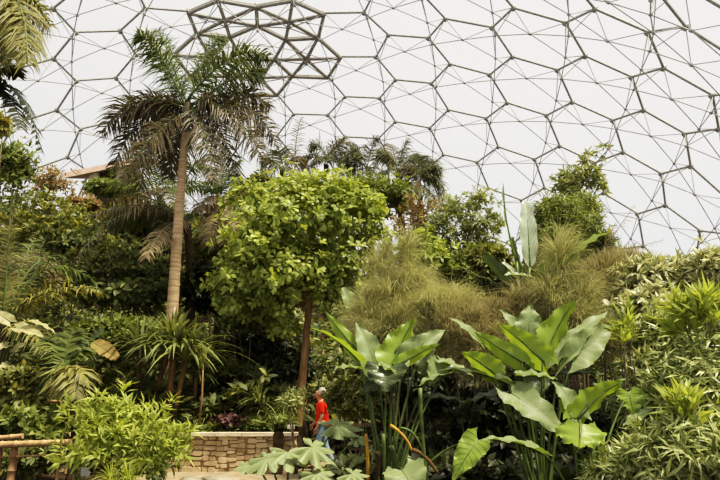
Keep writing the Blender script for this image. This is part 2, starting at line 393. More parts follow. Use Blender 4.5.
# ------------------------------------------------------------------ ground, path, wall
xs = np.concatenate([np.linspace(-60, -12, 33), np.arange(-11.8, 8, .14), np.linspace(8.2, 60, 36)])
ys = np.concatenate([np.arange(-3, 24, .14), np.linspace(24.3, 120, 70)])
X, Yg = np.meshgrid(xs, ys); Z = terr(X, Yg)
g = MB(); nx, ny = len(xs), len(ys); i = np.arange(ny-1)[:, None]*nx+np.arange(nx-1)[None]
g.add(np.stack([X, Yg, Z], -1).reshape(-1, 3), np.stack([i, i+1, i+nx+1, i+nx], -1).reshape(-1, 4), 0, True)
o = g.build('floor', M['soil']); tag(o, 'dark leaf littered soil rising into a planted hillside', None, None, 'structure')
pth = MB(); px_ = np.linspace(-4.3, 2.4, 70)
bk = np.where(px_ < -1.36, 14.14, 14.14+np.clip((px_+1.36)/.4, 0, 1)*2.6); ft = 12.2+.25*np.sin(px_*.9)
v = np.concatenate([np.stack([px_, ft, np.full(70, .02)], 1), np.stack([px_, bk, np.full(70, .02)], 1)])
q = np.arange(69); pth.add(v, np.stack([q, q+1, q+71, q+70], 1))
o = pth.build('path', M['sand']); tag(o, 'sandy footpath running along the foot of the stone wall', None, None, 'structure')

WX0, WX1, WY, WH = -6.6, -1.36, 14.12, .73
wl = thing('stone_wall', 'low dry stone retaining wall with pale coping beside the sandy path', 'wall', ((WX0+WX1)/2, WY, 0))
wb = MB(); wb.box(((WX0+WX1)/2, WY+.06, WH/2), (WX1-WX0, .22, WH)); wb.build('wall_core', M['mortar'], wl)
sb = MB(); z = .015
def stone(c, sx, sy, sz):
    k = MB.__new__(MB); th = np.array([(-1, -.62), (-.62, -1), (.62, -1), (1, -.62), (1, .62), (.62, 1), (-.62, 1), (-1, .62)])
    th = th*(1+RNG.uniform(-.13, .1, th.shape))
    a = [(c[0]+u*sx/2, c[1], c[2]+w_*sz/2) for u, w_ in th]; b = [(c[0]+u*sx*.42, c[1]-sy, c[2]+w_*sz*.4) for u, w_ in th]
    sb.add(a+b, [(j, (j+1) % 8, 8+(j+1) % 8, 8+j) for j in range(8)])
    sb.f.append((np.array([np.arange(8, 16)])+sb.n-16, 0, False))
# rubble: stones of mixed height fitted column by column, no straight courses
x = WX0
while x < WX1-.05:
    w_ = min(RNG.uniform(.15, .32), WX1-x); z = 0.
    while z < WH-.03:
        h = min(RNG.uniform(.05, .13), WH-z)
        if RNG.uniform() < .45 and w_ > .24:
            c_ = w_*RNG.uniform(.35, .65); stone((x+c_/2, WY-.05, z+h/2), c_, RNG.uniform(.02, .055), h*RNG.uniform(.9, 1.06)); stone((x+c_+(w_-c_)/2, WY-.05, z+h/2+RNG.uniform(-.02, .02)), w_-c_, RNG.uniform(.02, .055), h*RNG.uniform(.85, 1.06))
        else: stone((x+w_/2+RNG.uniform(-.04, .04), WY-.05, z+h/2), w_*RNG.uniform(.95, 1.1), RNG.uniform(.02, .055), h*RNG.uniform(.9, 1.04))
        z += h
    x += w_
sb.build('stone_facing', M['stone'], wl)
cp = MB(); x = WX0-.03
while x < WX1:
    w_ = min(RNG.uniform(.45, .8), WX1+.03-x); cp.box((x+w_/2, WY+.02, WH+.035), (w_*.985, .36, .07), jit=.03); x += w_
cp.build('coping', M['cap'], wl)

def cane(mb, a, b, r, mat=0, joints=4):
    """a bamboo cane with swollen joints"""
    a = np.asarray(a, float); b = np.asarray(b, float); pts, rad = [], []
    for k in range(joints):
        for t, q in ((.02, 1.14), (.07, .98), (.5, .95), (.93, .98), (.98, 1.14)):
            pts.append(a+(b-a)*(k+t)/joints); rad.append(r*q)
    mb.tube(pts, rad, 9, mat)
fn = thing('bamboo_fence', 'near bamboo post and rail fence at bottom left beside the bright shrub', 'fence', ground_at(-5.4, 10.2))
def rail(name, a, b, r, Y, m='cane', j=5, par=fn, Yb=None):
    mb = MB(); cane(mb, at(*a, Y), at(*b, Yb or Y), r, 0, j); return mb.build(name, M[m], par)
rail('rail', (-12, 445), (71, 442.5), .05, 10.2, j=6); rail('rail', (-12, 439), (23, 436), .04, 10.5, j=3)
rail('rail', (8, 457), (64, 454.5), .016, 10.25, j=4)
for px, r, y0 in ((15, .062, 444), (61, .022, 440), (0, .05, 446)):
    t = at(px, y0, 10.25); mb = MB(); cane(mb, (t[0]-.02, 10.28, 0), (t[0], 10.28, t[2]+.02), r, 0, 4); mb.build('post', M['cane2'], fn)
st = MB(); t = at(97, 444, 10.0); cane(st, (t[0], 10.0, 0), t, .016, 0, 6)
tag(st.build('garden_stake', M['cane2']), 'thin cane stake standing under the bright green shrub', 'stake')
f2 = thing('bamboo_handrail', 'farther bamboo handrail on thin posts behind the bright green shrub', 'railing', ground_at(-7.1, 13.6))
rail('rail', (26, 399.5), (74, 403), .035, 13.6, 'cane2', 4, f2)
for px in (32, 60, 71):
    t = at(px, 401, 13.62); b = ground_at(t[0]+.05, 13.62); mb = MB(); cane(mb, b, t, .028, 0, 4); mb.build('post', M['cane2'], f2)
pw = MB(); t = at(278.5, 434, 13.55); pw.box((t[0], 13.55, t[2]/2), (.2, .16, t[2])); pw.box((t[0], 13.55, t[2]+.02), (.17, .13, .04))
tag(pw.build('wooden_post', M['barkd']), 'short square brown wooden post in front of the stone wall', 'post')
def plant_label(p, label, tilt=.5, w=.16, h=.1):
    z0 = float(terr(p[0], p[1])); r = thing('plant_label', label, 'plant label', (p[0], p[1], z0))
    a = MB(); a.tube([(p[0], p[1]+.01, z0-.02), (p[0], p[1]+.01, p[2])], .008, 5); a.build('stake', M['stalkd'], r)
    c, s_ = math.cos(tilt), math.sin(tilt)
    b = MB(); b.box(p, (w, .008, h), 0, np.array([[1, 0, 0], [0, c, -s_], [0, s_, c]])); b.build('plate', M['white'], r)
plant_label(at(291, 427, 14.4), 'small pale plant label standing on top of the stone wall')
plant_label(at(85, 472, 10.4), 'small white plant label low beside the bamboo fence', .2, .13, .13)
def boulder(p, r, label):
    u = sphere_dirs(1, 0); n = 10; m_ = 7; v = []
    ph = RNG.uniform(0, 6, 6)
    for i in range(m_+1):
        for j in range(n):
            a, b = math.pi*i/m_, 2*math.pi*j/n
            d = np.array([math.sin(a)*math.cos(b), math.sin(a)*math.sin(b), math.cos(a)])
            q = 1+.13*math.sin(3*d[0]+ph[0])*math.cos(4*d[2]+ph[1])+.1*math.sin(6*d[1]+ph[2])
            v.append(np.asarray(p)+d*q*np.asarray(r))
    mb = MB(); mb.add(v, [(i*n+j, i*n+(j+1) % n, (i+1)*n+(j+1) % n, (i+1)*n+j) for i in range(m_) for j in range(n)])
    tag(mb.build('boulder', M['rock'], None, p), label, 'rock')
for px, py, Y, r, l in ((220, 477, 12.0, (.36, .25, .1), 'broad flat boulder at the near edge of the sandy path'),
                        (407, 452, 11.0, (.16, .16, .3), 'pale upright rock behind the taro stalks'),
                        (352, 470, 11.6, (.3, .2, .14), 'small boulder on the path right of the walker'),
                        (190, 479, 11.8, (.22, .2, .1), 'small low stone left of the flat boulder by the path')):
    p = at(px, py, Y); boulder((p[0], Y, max(r[2]*.55, p[2] if py < 460 else r[2]*.55) if py > 460 else r[2]*.8), r, l)

# the little building on the hill crest
hp = at(100, 178, 44); hz = float(terr(hp[0], 44))
h = thing('hilltop_hut', 'small hut with a pinkish sloping roof on the left hill crest', 'building', (hp[0], 45, hz))
a, b, c_ = at(62, 173, 44), at(101, 165, 44), at(136, 158, 44)
rf = MB()
for p0, p1 in ((a, c_),):
    d = np.array([0, 4.5, 1.6])
    v = [p0, p1, p1+d, p0+d]; v = v+[q-np.array([0, 0, .42]) for q in v]
    rf.add(v, [(0, 1, 2, 3), (7, 6, 5, 4), (0, 4, 5, 1), (1, 5, 6, 2), (2, 6, 7, 3), (3, 7, 4, 0)])
rf.build('roof', M['roof'], h)
wb = MB(); x0, x1 = at(97, 170, 45)[0], at(130, 170, 45)[0]; zt = at(112, 166.5, 45)[2]
wb.box(((x0+x1)/2, 46.2, (hz+zt)/2), (x1-x0, 2, zt-hz)); wb.build('hut_wall', M['hutw'], h)
for px in (95, 120):
    t = at(px, 170.5, 44.6); pb = MB(); pb.box((t[0], 44.6, (hz+t[2]-.2)/2), (.55 if px == 95 else .3, .4, t[2]-hz)); pb.build('pillar', M['post'], h)
# ------------------------------------------------------------------ plant builders
def shrub(name, label, cat, px, py, rx, ry, Y, mat, n=220, k=6, L=.3, W=.14, tmpl=OVAL, spread=(.5, 1.3), droop=.2, blobs=None,
          stems=4, dY=.8, low=-.5, shell=.5, lift=.5, rough=.22, bark='twig', group=None, extra=None, foot=None):
    """bush: centre and half sizes as seen at a distance Y; stems from the ground into the crown"""
    s_ = mpp(Y); c = at(px, py, Y); r = np.array([rx*s_, max(rx, ry)*s_*dY, ry*s_])
    if blobs is None:
        blobs = [(c, r*np.array([.8, .8, .85]))]
        for i in range(4):
            an = RNG.uniform(0, 6.28); q = np.array([math.cos(an)*.5, math.sin(an)*.4, RNG.uniform(-.4, .45)])
            blobs.append((c+q*r, r*RNG.uniform(.42, .6)))
    else:
        blobs = [(at(bx, by, Y+by_), np.array([bw*s_, max(bw, bh)*s_*dY, bh*s_])) for bx, by, bw, bh, by_ in blobs]
    bx_, by_ = foot if foot else (c[0], Y)
    b = ground_at(bx_, by_); root = thing(name, label, cat, b, group)
    P, D = blob_points(blobs, n, low, shell, rough); g = terr(P[:, 0], P[:, 1]); ok = P[:, 2] > g+.05; P, D = P[ok], D[ok]
    fm = MB(); rosettes(fm, P, D, k, L, W, spread, droop, tmpl, 0, lift=lift)
    if extra: extra(fm, P, D)
    fm.build('foliage', M[mat], root, c)
    hgt = max(c[2]-b[2], .3)
    for i in range(stems):
        e = P[RNG.integers(len(P))]; a = b+np.array([RNG.normal(0, .1), RNG.normal(0, .08), -.03])
        a[2] = float(terr(a[0], a[1]))-.03
        m_ = a*.45+e*.55; m_[:2] = a[:2]*.6+e[:2]*.4
        sb_ = MB(); sb_.tube(bez(a, m_, e, 8), np.linspace(.012+.006*hgt, .006, 8), 5); sb_.build('stem', M[bark], root, b)
    return root

def frond_mesh(mb, a, c, b, leaf, n=46, wid=.05, droop=.5, fan=.9, rach=.03, mat=0, rmat=1, plume=.25, taper=True, stem=None):
    """pinnate palm frond along a curve; leaflets hang from both sides"""
    t = np.linspace(0, 1, 18); cur = bez(a, c, b, 18)
    (stem or mb).tube(cur, np.linspace(rach, rach*.25, 18), 5, 0 if stem else rmat)
    u = np.linspace(.1, .99, n); tt = u[:, None]
    P = (1-tt)**2*np.asarray(a)+2*tt*(1-tt)*np.asarray(c)+tt*tt*np.asarray(b)
    tan = nrm(2*(1-tt)*(np.asarray(c)-np.asarray(a))+2*tt*(np.asarray(b)-np.asarray(c)))
    upv = np.array([0, 0, 1.])
    side = np.cross(tan, upv); bad = np.linalg.norm(side, axis=1) < .25; side[bad] = np.cross(tan[bad], np.array([0, 1., 0]))
    side = nrm(side); nor = np.cross(side, tan)
    ln = leaf*(.45+.75*np.sin(np.pi*np.clip(u*.92+.1, 0, 1))) if taper else np.full(n, leaf)
    for sg in (-1, 1):
        ang = RNG.normal(0, plume, n)
        d0 = nrm(side*sg*fan*np.cos(ang)[:, None]+nor*np.sin(ang)[:, None]*fan+tan*RNG.uniform(.35, .75, n)[:, None])
        l = ln*RNG.uniform(.75, 1.15, n)
        w = wid*RNG.uniform(.8, 1.2, n); x = nrm(np.cross(d0, nor+.001))
        p0 = P; q1 = P+d0*(l*.5)[:, None]; d1 = d0.copy(); d1[:, 2] -= droop*RNG.uniform(.6, 1.4, n); d1 = nrm(d1)
        q1[:, 2] -= .12*droop*l; q2 = q1+d1*(l*.55)[:, None]; q2[:, 2] -= .1*droop*l
        x = nrm(tan-d0*np.sum(tan*d0, 1)[:, None])
        v = np.stack([p0-x*(w*.35)[:, None], p0+x*(w*.35)[:, None], q1-x*(w*.5)[:, None], q1+x*(w*.5)[:, None], q2], 1)
        k = np.arange(n)[:, None]*5
        mb.add(v.reshape(-1, 3), (k+np.array([[0, 1, 3, 2]])), mat)
        mb.f.append((k+np.array([[2, 3, 4]])+mb.n-5*n, mat, False))

def palm(name, label, base, hub, Y, fronds, r=(.2, .14), leaf=.8, n=46, wid=.05, droop=.5, mats=('frond', 'stalk'), trunk='bark', group=None,
         shaft=None, rach=.03, bend=.3, plume=.25, cat='palm', foot=None, Yh=None):
    """fronds: (control px, py, tip px, py, dY[, material])"""
    Yh = Yh or Y
    H = at(*hub, Yh); B = at(*base, Y); gz = float(terr(B[0], B[1]))
    if foot: B = ground_at(*foot)
    else: B[2] = gz
    root = thing(name, label, cat, B, group)
    pts = bez(B-np.array([0, 0, .1]), (B+H)/2+np.array([bend, 0, 0]), H, 14)
    rad = np.linspace(r[0], r[1], 14); rad[0] *= 1.35; rad[1] *= 1.1
    tb = MB(); tb.tube(pts, rad, 12); tb.build('trunk', M[trunk], root, B)
    if shaft:
        s0 = MB(); e = pts[-1]; d = nrm(pts[-1]-pts[-2])
        s0.tube([e-d*shaft, e-d*shaft*.5, e, e+d*.15], [r[1]*1.02, r[1]*1.35, r[1]*1.1, r[1]*.5], 12); s0.build('crownshaft', M['frondb'], root, B)
    for fd in fronds:
        cx, cy, tx_, ty_, dy = fd[:5]; mt = fd[5] if len(fd) > 5 else mats[0]
        a = H+np.array([RNG.normal(0, r[1]*.4), RNG.normal(0, r[1]*.4), RNG.normal(0, .1)])
        mb = MB(); sm_ = MB(); frond_mesh(mb, a, at(cx, cy, Yh+dy*.6), at(tx_, ty_, Yh+dy), leaf, n, wid, droop, rach=rach, plume=plume, stem=sm_)
        fo = mb.build('frond', M[mt], root, H); sm_.build('frond_stem', M['dead'] if mt == 'dead' else M[mats[1]], fo, H)
    return root

def blade(mb, base, tip, normal, width, kind='taro', sag=.08, fold=.22, wave=.03, mat=0, twist=0., rib=None):
    """one broad leaf blade from its stalk joint to its tip"""
    base = np.asarray(base, float); tip = np.asarray(tip, float); y = tip-base; L = np.linalg.norm(y); y /= L
    n = np.asarray(normal, float); x = nrm(np.cross(y, n)); n = np.cross(x, y)
    nu, nv = 23, 11
    u = np.linspace(0, 1, nu)[:, None]; v = np.linspace(-1, 1, nv)[None]; av = np.abs(v)
    if kind == 'taro':
        w = np.minimum(1, .62+2.2*u)*(1-np.clip((u-.16)/.84, 0, 1)**1.7)*np.ones_like(v)
        yy = u*L-L*.24*av**1.2*(1-u)**2.2
        w = w*(1-.25*(av**3)*(1-u)**6)
    elif kind == 'banana':
        w = (np.sin(np.pi*np.clip(u*.94+.03, 0, 1))**.42)*(1-.25*u)*np.ones_like(v); yy = u*L+.0*v+L*.04*av
    else:
        w = np.sin(np.pi*np.clip(u*.9+.07, 0, 1))**.75*np.ones_like(v); yy = u*L+L*.03*av
    ph = RNG.uniform(0, 6)
    edge = 1+wave*np.sin(u*52+ph+v*2)*av**2+wave*.8*np.sin(u*17+ph*2)*av**2*(1 if kind != 'banana' else .6)
    xx = v*w*width*.5*edge
    zz = fold*np.abs(xx)+L*sag*4*u*(1-u)-L*sag*1.2*u**3
    zz = zz+width*wave*2.2*np.sin(u*21+ph)*av**2.2+width*.045*np.sin((u-.22*av)*9*2*np.pi)*av*(1-.35*av)
    xx = xx+twist*width*u**2
    P = base+x*xx[..., None]+y*yy[..., None]+n*zz[..., None]
    i = np.arange(nu-1)[:, None]*nv+np.arange(nv-1)[None]
    uv = np.stack([np.broadcast_to(u, (nu, nv)), np.broadcast_to(v, (nu, nv))], -1)
    mb.add(P.reshape(-1, 3), np.stack([i, i+1, i+nv+1, i+nv], -1).reshape(-1, 4), mat, True, uv.reshape(-1, 2))
    (rib or mb).tube(np.array([base+y*L*t+n*(L*sag*4*t*(1-t)-L*sag*1.2*t**3-.006) for t in np.linspace(0, .93, 8)])+x*(twist*width*np.linspace(0, .93, 8)**2)[:, None],
            np.linspace(.016, .004, 8)*max(1, L), 5, 0 if rib else 1)

NRM = {'B': (0, .75, .6), 'F': (0, -.8, .6), 'U': (0, -.25, 1), 'D': (0, .5, -1), 'L': (-.8, -.4, .5), 'R': (.8, -.4, .5), 'EL': (-.75, .25, .5), 'ER': (.75, .25, .5), 'FL': (-.5, -.7, .5), 'FR': (.5, -.7, .5), 'BL': (-.5, .6, .5), 'BR': (.5, .6, .5)}
def bigleaf_plant(name, label, cat, foot, Y, leaves, kind='taro', stalk_r=.018, group=None, crown=None, extra=None):
    """leaves: (base px, py, tip px, py, width px, facing, material, dY base, dY tip)"""
    B = ground_at(*foot); root = thing(name, label, cat, B, group); s_ = mpp(Y)
    for (bx, by, tx_, ty_, w, face, mt, d0, d1) in leaves:
        a = at(bx, by, Y+d0); b = at(tx_, ty_, Y+d1)
        mb = MB(); rb = MB(); blade(mb, a, b, NRM[face], w*s_*(1.14 if kind == 'taro' else 1.15), kind, sag=.05 if kind != 'banana' else .03, rib=rb)
        lf = mb.build('leaf', M[mt], root, a); rb.build('midrib', M['stalk' if mt not in ('tarod',) else 'stalkd'], lf, a)
        st_ = B+np.array([RNG.normal(0, .07), RNG.normal(0, .07), -.03])
        cr = np.array(crown(a)) if crown else np.array([st_[0]*.65+a[0]*.35, st_[1]*.65+a[1]*.35, st_[2]*.35+a[2]*.65])
        kb = MB(); kb.tube(bez(st_, cr, a+nrm(b-a)*.01, 12), np.linspace(stalk_r*1.25, stalk_r*.55, 12), 7); kb.build('stalk', M['stalk'], root, B)
    if extra: extra(root, B)
    return root

def lobed(mb, c, normal, ydir, R, lobes=7, mat=0):
    n = nrm(np.asarray(normal, float)); y = nrm(np.asarray(ydir, float)-n*(np.asarray(ydir, float)@n)); x = np.cross(y, n)
    K = lobes*8; pts = []; uv = []
    for i in range(K+1):
        t = i/K; th = (t-.5)*math.radians(310)
        q = abs(math.cos(math.pi*lobes*t)) if lobes % 2 == 0 else abs(math.sin(math.pi*lobes*t))
        r = R*(.42+.58*q**.7)*(1-.3*abs(t-.5)*1.6)*RNG.uniform(.95, 1.05)
        for f_ in (0, .45, .75, 1):
            p = np.asarray(c)+(x*math.sin(th)+y*math.cos(th))*r*f_+n*(-.18*R*f_*f_+.05*R*math.sin(th*9)*f_)
            pts.append(p); uv.append((f_, (abs(((t*lobes) % 1)-.5))*2))
    a = np.arange(K)[:, None]*4+np.arange(3)[None]
    mb.add(pts, np.stack([a, a+1, a+5, a+4], -1).reshape(-1, 4), mat, True, uv)

def strap_plant(name, label, cat, px, py, Y, n, L, W, mat='strap', stem=0, group=None, heads=1, spread=1.2, up=.9, gap=.5, foot=None):
    """clump of long arching strap leaves, on a short stem if asked"""
    C = at(px, py, Y); B = ground_at(*(foot or (C[0], Y))); root = thing(name, label, cat, B, group)
    fm = MB()
    for hd in range(heads):
        off = np.array([RNG.normal(0, gap), RNG.normal(0, gap*.6), RNG.normal(0, gap*.35)]) if hd else np.zeros(3)
        c = C+off; c[2] = max(c[2], float(terr(c[0], c[1]))+.05)
        if stem:
            sb_ = MB(); sb_.tube(bez(ground_at(B[0]+off[0]*.4, B[1]+off[1]*.4)-np.array([0, 0, .05]), (B+c)/2+np.array([0, 0, .1]), c, 7), stem, 7); sb_.build('stem', M['bark'], root, B)
        for i in range(n):
            az = RNG.uniform(0, 6.28); po = RNG.uniform(.1, spread); l = L*RNG.uniform(.7, 1.15)
            d = np.array([math.sin(po)*math.cos(az), math.sin(po)*math.sin(az), math.cos(po)*up])
            e = c+d*l+np.array([d[0]*l*.45, d[1]*l*.45, -l*.75*math.sin(po)]); cur = bez(c, c+d*l*.75, e, 7)
            s0 = nrm(np.cross(d, np.array([0, 0, 1.])+.01)); w = W*np.array([.6, 1, 1, .9, .7, .45, .05])*.5
            fold = np.array([0, 0, .25])
            v = np.stack([cur-s0*w[:, None]+fold*w[:, None], cur, cur+s0*w[:, None]+fold*w[:, None]], 1).reshape(-1, 3)
            k = np.arange(6)[:, None]*3+np.arange(2)[None]
            fm.add(v, np.stack([k, k+1, k+4, k+3], -1).reshape(-1, 4), 0, True)
    fm.build('foliage', M[mat], root, C)
    return root

def feather(name, label, cat, plumes, Y, mat, n0=900, L=.9, W=.012, foot=None, group=None, stems=True, dn=.9):
    """wispy bush: plumes (px, py, rx, ry, dY) of fine arching strands"""
    s_ = mpp(Y); c0 = at(plumes[0][0], plumes[0][1], Y); B = ground_at(*(foot or (c0[0], Y))); root = thing(name, label, cat, B, group)
    fm = MB()
    for (px, py, rx, ry, dy) in plumes:
        c = at(px, py, Y+dy); r = np.array([rx*s_, max(rx, ry)*s_*.7, ry*s_]); n = int(n0*rx*ry/750)
        d = sphere_dirs(n, -.9); q = RNG.uniform(0, .75, n)**.6
        # strands spring in tufts from a few twigs inside the plume
        tw = (c+sphere_dirs(34, -.9)*r*RNG.uniform(.15, .85, (34, 1)))[RNG.integers(0, 34, n)]
        p0 = tw*.82+(c+d*q[:, None]*r)*.18
        dirv = nrm(nrm((p0-c)/r)*.7+RNG.normal(0, .35, (n, 3))+np.array([0, 0, .55])); l = L*RNG.uniform(.5, 1.2, n)
        p1 = p0+dirv*(l*.5)[:, None]; d2 = dirv.copy(); d2[:, 2] -= dn*RNG.uniform(.5, 1.5, n); p2 = p1+nrm(d2)*(l*.5)[:, None]
        s0 = nrm(np.cross(dirv, RNG.normal(0, 1, (n, 3))))*W
        v = np.stack([p0-s0, p0+s0, p1-s0*.8, p1+s0*.8, p2], 1); k = np.arange(n)[:, None]*5
        fm.add(v.reshape(-1, 3), k+np.array([[0, 1, 3, 2]])); fm.f.append((k+np.array([[2, 3, 4]])+fm.n-5*n, 0, False))
        if stems:
            sb_ = MB(); sb_.tube(bez(B+np.array([RNG.normal(0, .15), RNG.normal(0, .1), -.03]), (B+c)/2+np.array([RNG.normal(0, .1), 0, .2]), c+np.array([0, 0, r[2]*.4]), 8), np.linspace(.02, .008, 8), 5)
            sb_.build('stem', M['twig'], root, B)
    fm.build('foliage', M[mat], root, c0)
    return root
# ------------------------------------------------------------------ loose undergrowth that nobody could count
def carpet(name, label, mat, n, xr, yr, hmax, k, L, W, tmpl, cond=None, droop=.2, lift=.6, lumps=1.0):
    x = RNG.uniform(*xr, n); y = RNG.uniform(*yr, n)
    vis_ = np.abs(x/np.maximum(y, 1)) < .66
    if cond is not None: vis_ &= cond(x, y)
    x, y = x[vis_], y[vis_]
    lump = .5+.5*np.sin(x*.9*lumps+1.3*np.sin(y*.7*lumps))*np.sin(y*.8*lumps+x*.35*lumps)
    h = hmax*(.25+.75*lump)*RNG.uniform(.2, 1, len(x))**.6
    P = np.stack([x, y, terr(x, y)+h], 1); D = nrm(np.stack([RNG.normal(0, .5, len(x)), RNG.normal(-.5, .4, len(x)), np.ones(len(x))], 1))
    mb = MB(); rosettes(mb, P, D, k, L, W, (.5, 1.4), droop, tmpl, 0, lift=lift)
    o = mb.build(name, M[mat]); tag(o, label, 'undergrowth', None, 'stuff')
carpet('hillside_undergrowth', 'dense dark leafy undergrowth covering the hillside behind the wall', 'deep', 24000, (-30, 30), (15.2, 46), 2.4, 7, .3, .13, OVAL,
       lambda x, y: (y > 17.5) | (x < -2.2) & (y > 15))
carpet('bank_undergrowth', 'leafy olive undergrowth filling the bank behind the bamboo fence', 'mid', 2600, (-11, -5.2), (11.6, 17), .8, 6, .22, .1, OVAL,
       lambda x, y: (y > 14.6) | (x < -8.9+(y-11)*0) & (y > 11))
carpet('bed_groundcover', 'low ferny groundcover in the raised bed behind the stone wall', 'mid', 1500, (-7, -1.6), (14.85, 17), .35, 6, .24, .05, LANCE, None, .3)
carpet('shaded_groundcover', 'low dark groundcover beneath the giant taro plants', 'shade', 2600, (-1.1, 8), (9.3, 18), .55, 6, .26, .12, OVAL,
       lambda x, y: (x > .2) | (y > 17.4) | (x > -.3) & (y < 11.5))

carpet('right_bank_groundcover', 'low dull groundcover on the right bank beneath the pale shrubs', 'mid', 2600, (4.2, 16), (6, 18), .5, 6, .2, .07, OVAL, None, .25)
# ------------------------------------------------------------------ palms
palm('royal_palm', 'tall palm with bare pale trunk standing clear above the left hillside', (172, 346), (188, 104), 18,
     [(158, 40, 138, 34, -.6), (170, 55, 158, 30, .8), (205, 45, 222, 36, .8), (235, 38, 268, 56, -.5), (250, 62, 262, 72, 1.2),
      (128, 84, 102, 134, -.3, 'frondb'), (140, 100, 112, 168, .6, 'frondb'), (150, 128, 122, 182, -1.2, 'frondb'), (160, 92, 128, 112, 2.0, 'frondb'),
      (250, 86, 276, 142, .4, 'frondb'), (240, 100, 262, 160, -.8, 'frondb'), (222, 112, 240, 190, .9, 'frondb'), (206, 120, 214, 180, -1.3, 'frondb'), (178, 130, 168, 178, 1.4, 'frondb'),
      (150, 108, 140, 190, 2.2, 'frondb'), (250, 78, 270, 108, 2.0, 'frondb')],
     (.2, .105), leaf=.74, n=110, wid=.042, droop=.8, trunk='ptrunk', shaft=1.1, bend=-.1, plume=.85, rach=.035)
palm('feather_palm', 'mid-height palm with arching brownish fronds left of the tall trunk', (190, 330), (187, 224), 19.6,
     [(120, 186, 78, 258, -2, 'frondb'), (120, 204, 84, 232, -1, 'frond'), (140, 180, 106, 204, 1, 'frondb'), (150, 190, 88, 216, -2.4, 'frondb'), (165, 215, 146, 258, -2.5, 'dead'),
      (200, 190, 222, 215, 1, 'frond'), (176, 186, 166, 178, 1, 'frond'), (150, 205, 108, 226, 0, 'frond')],
     (.16, .12), leaf=.62, n=60, wid=.038, droop=.9, trunk='barkd')
palm('shaggy_palm', 'palm hung with dead brown fronds right of the tall trunk', (218, 300), (220, 198), 20.5,
     [(206, 188, 198, 212, -1, 'dead'), (212, 205, 208, 246, -1.2, 'dead'), (230, 196, 238, 240, -1, 'dead'), (245, 190, 258, 226, 0, 'dead'), (222, 205, 224, 244, -.5, 'dead'),
      (215, 172, 205, 164, 0, 'frond'), (226, 170, 240, 160, .5, 'frond'), (240, 178, 262, 190, 1, 'frond'), (205, 178, 188, 190, 1, 'frond'), (222, 180, 226, 150, 1, 'frond')],
     (.19, .15), leaf=.58, n=50, wid=.038, droop=.9, trunk='barkd')
palm('dark_palm', 'dark palm crown just below and behind the tall palm fronds', (164, 260), (160, 196), 33,
     [(140, 160, 112, 172, 0), (130, 176, 104, 190, -1), (150, 152, 136, 152, 1), (164, 150, 172, 146, 0), (185, 156, 204, 166, 0), (190, 172, 216, 186, 0), (168, 175, 178, 210, -2, 'frondb'), (148, 180, 132, 208, -2, 'frondb')],
     (.25, .2), leaf=1.05, n=44, wid=.07, droop=.7, trunk='barkd')
far = [('far_palm', 'leftmost of the dark palms rising behind the bright green tree', (326, 165), 44, [(312, 142, 300, 166, 0), (322, 138, 310, 146, 0), (338, 134, 357, 146, -1), (332, 140, 344, 138, 1), (345, 150, 352, 170, 0), (310, 158, 303, 178, -1), (330, 150, 318, 160, -2), (342, 142, 360, 158, 1)]),
       ('far_palm', 'dark palm behind the bright green tree, second from the left', (368, 168), 42, [(350, 150, 338, 166, 0), (360, 148, 352, 148, 0), (372, 142, 376, 138, 0), (384, 150, 396, 164, 0), (372, 160, 362, 182, -1), (352, 160, 342, 176, 1)]),
       ('far_palm', 'far palm with an upright young frond at the middle of the treeline', (398, 170), 38, [(402, 152, 407, 140, 0), (388, 150, 378, 152, 0), (415, 152, 428, 162, 0), (412, 165, 430, 182, -1), (386, 164, 374, 182, -1), (395, 152, 390, 144, 1)]),
       ('far_palm', 'rightmost of the far palms, with a broad drooping crown', (418, 182), 36, [(428, 164, 440, 170, 0), (436, 172, 444, 190, 0), (410, 166, 402, 172, 0), (418, 164, 420, 156, 0), (430, 186, 438, 208, -1), (408, 182, 400, 202, -1), (422, 168, 434, 160, 1)]),
       ('far_palm', 'low far palm between the shaggy palm and the bright green tree', (282, 168), 40, [(270, 156, 262, 162, 0), (280, 152, 278, 146, 0), (292, 156, 304, 160, 0), (290, 164, 300, 176, -1), (272, 164, 262, 178, -1)])]
for nm, lb, hub, Y, fr_ in far:
    palm(nm, lb, (hub[0]+2, hub[1]+60), hub, Y, [(*f, 'frondb') if k % 3 == 2 else f for k, f in enumerate(fr_)], (.25, .18), leaf=1.25, n=50, wid=.055, droop=.7, plume=.3, trunk='barkd', mats=('frondf', 'stalkd'), group='far palms along the treeline')
root = thing('bare_frond', 'thin dead frond standing upright against the dome above the bright tree', 'dead frond', ground_at(at(297, 190, 34)[0], 34))
mb = MB(); frond_mesh(mb, at(296, 196, 34), at(292, 140, 34), at(302, 117, 34), .6, 26, .05, .5, plume=.3, rach=.05); mb.build('frond', [M['dead'], M['twig']], root)
mb = MB(); a = at(296, 196, 34); mb.tube([(a[0], 34, float(terr(a[0], 34))-.1), a], .07, 6); mb.build('stem', M['twig'], root)

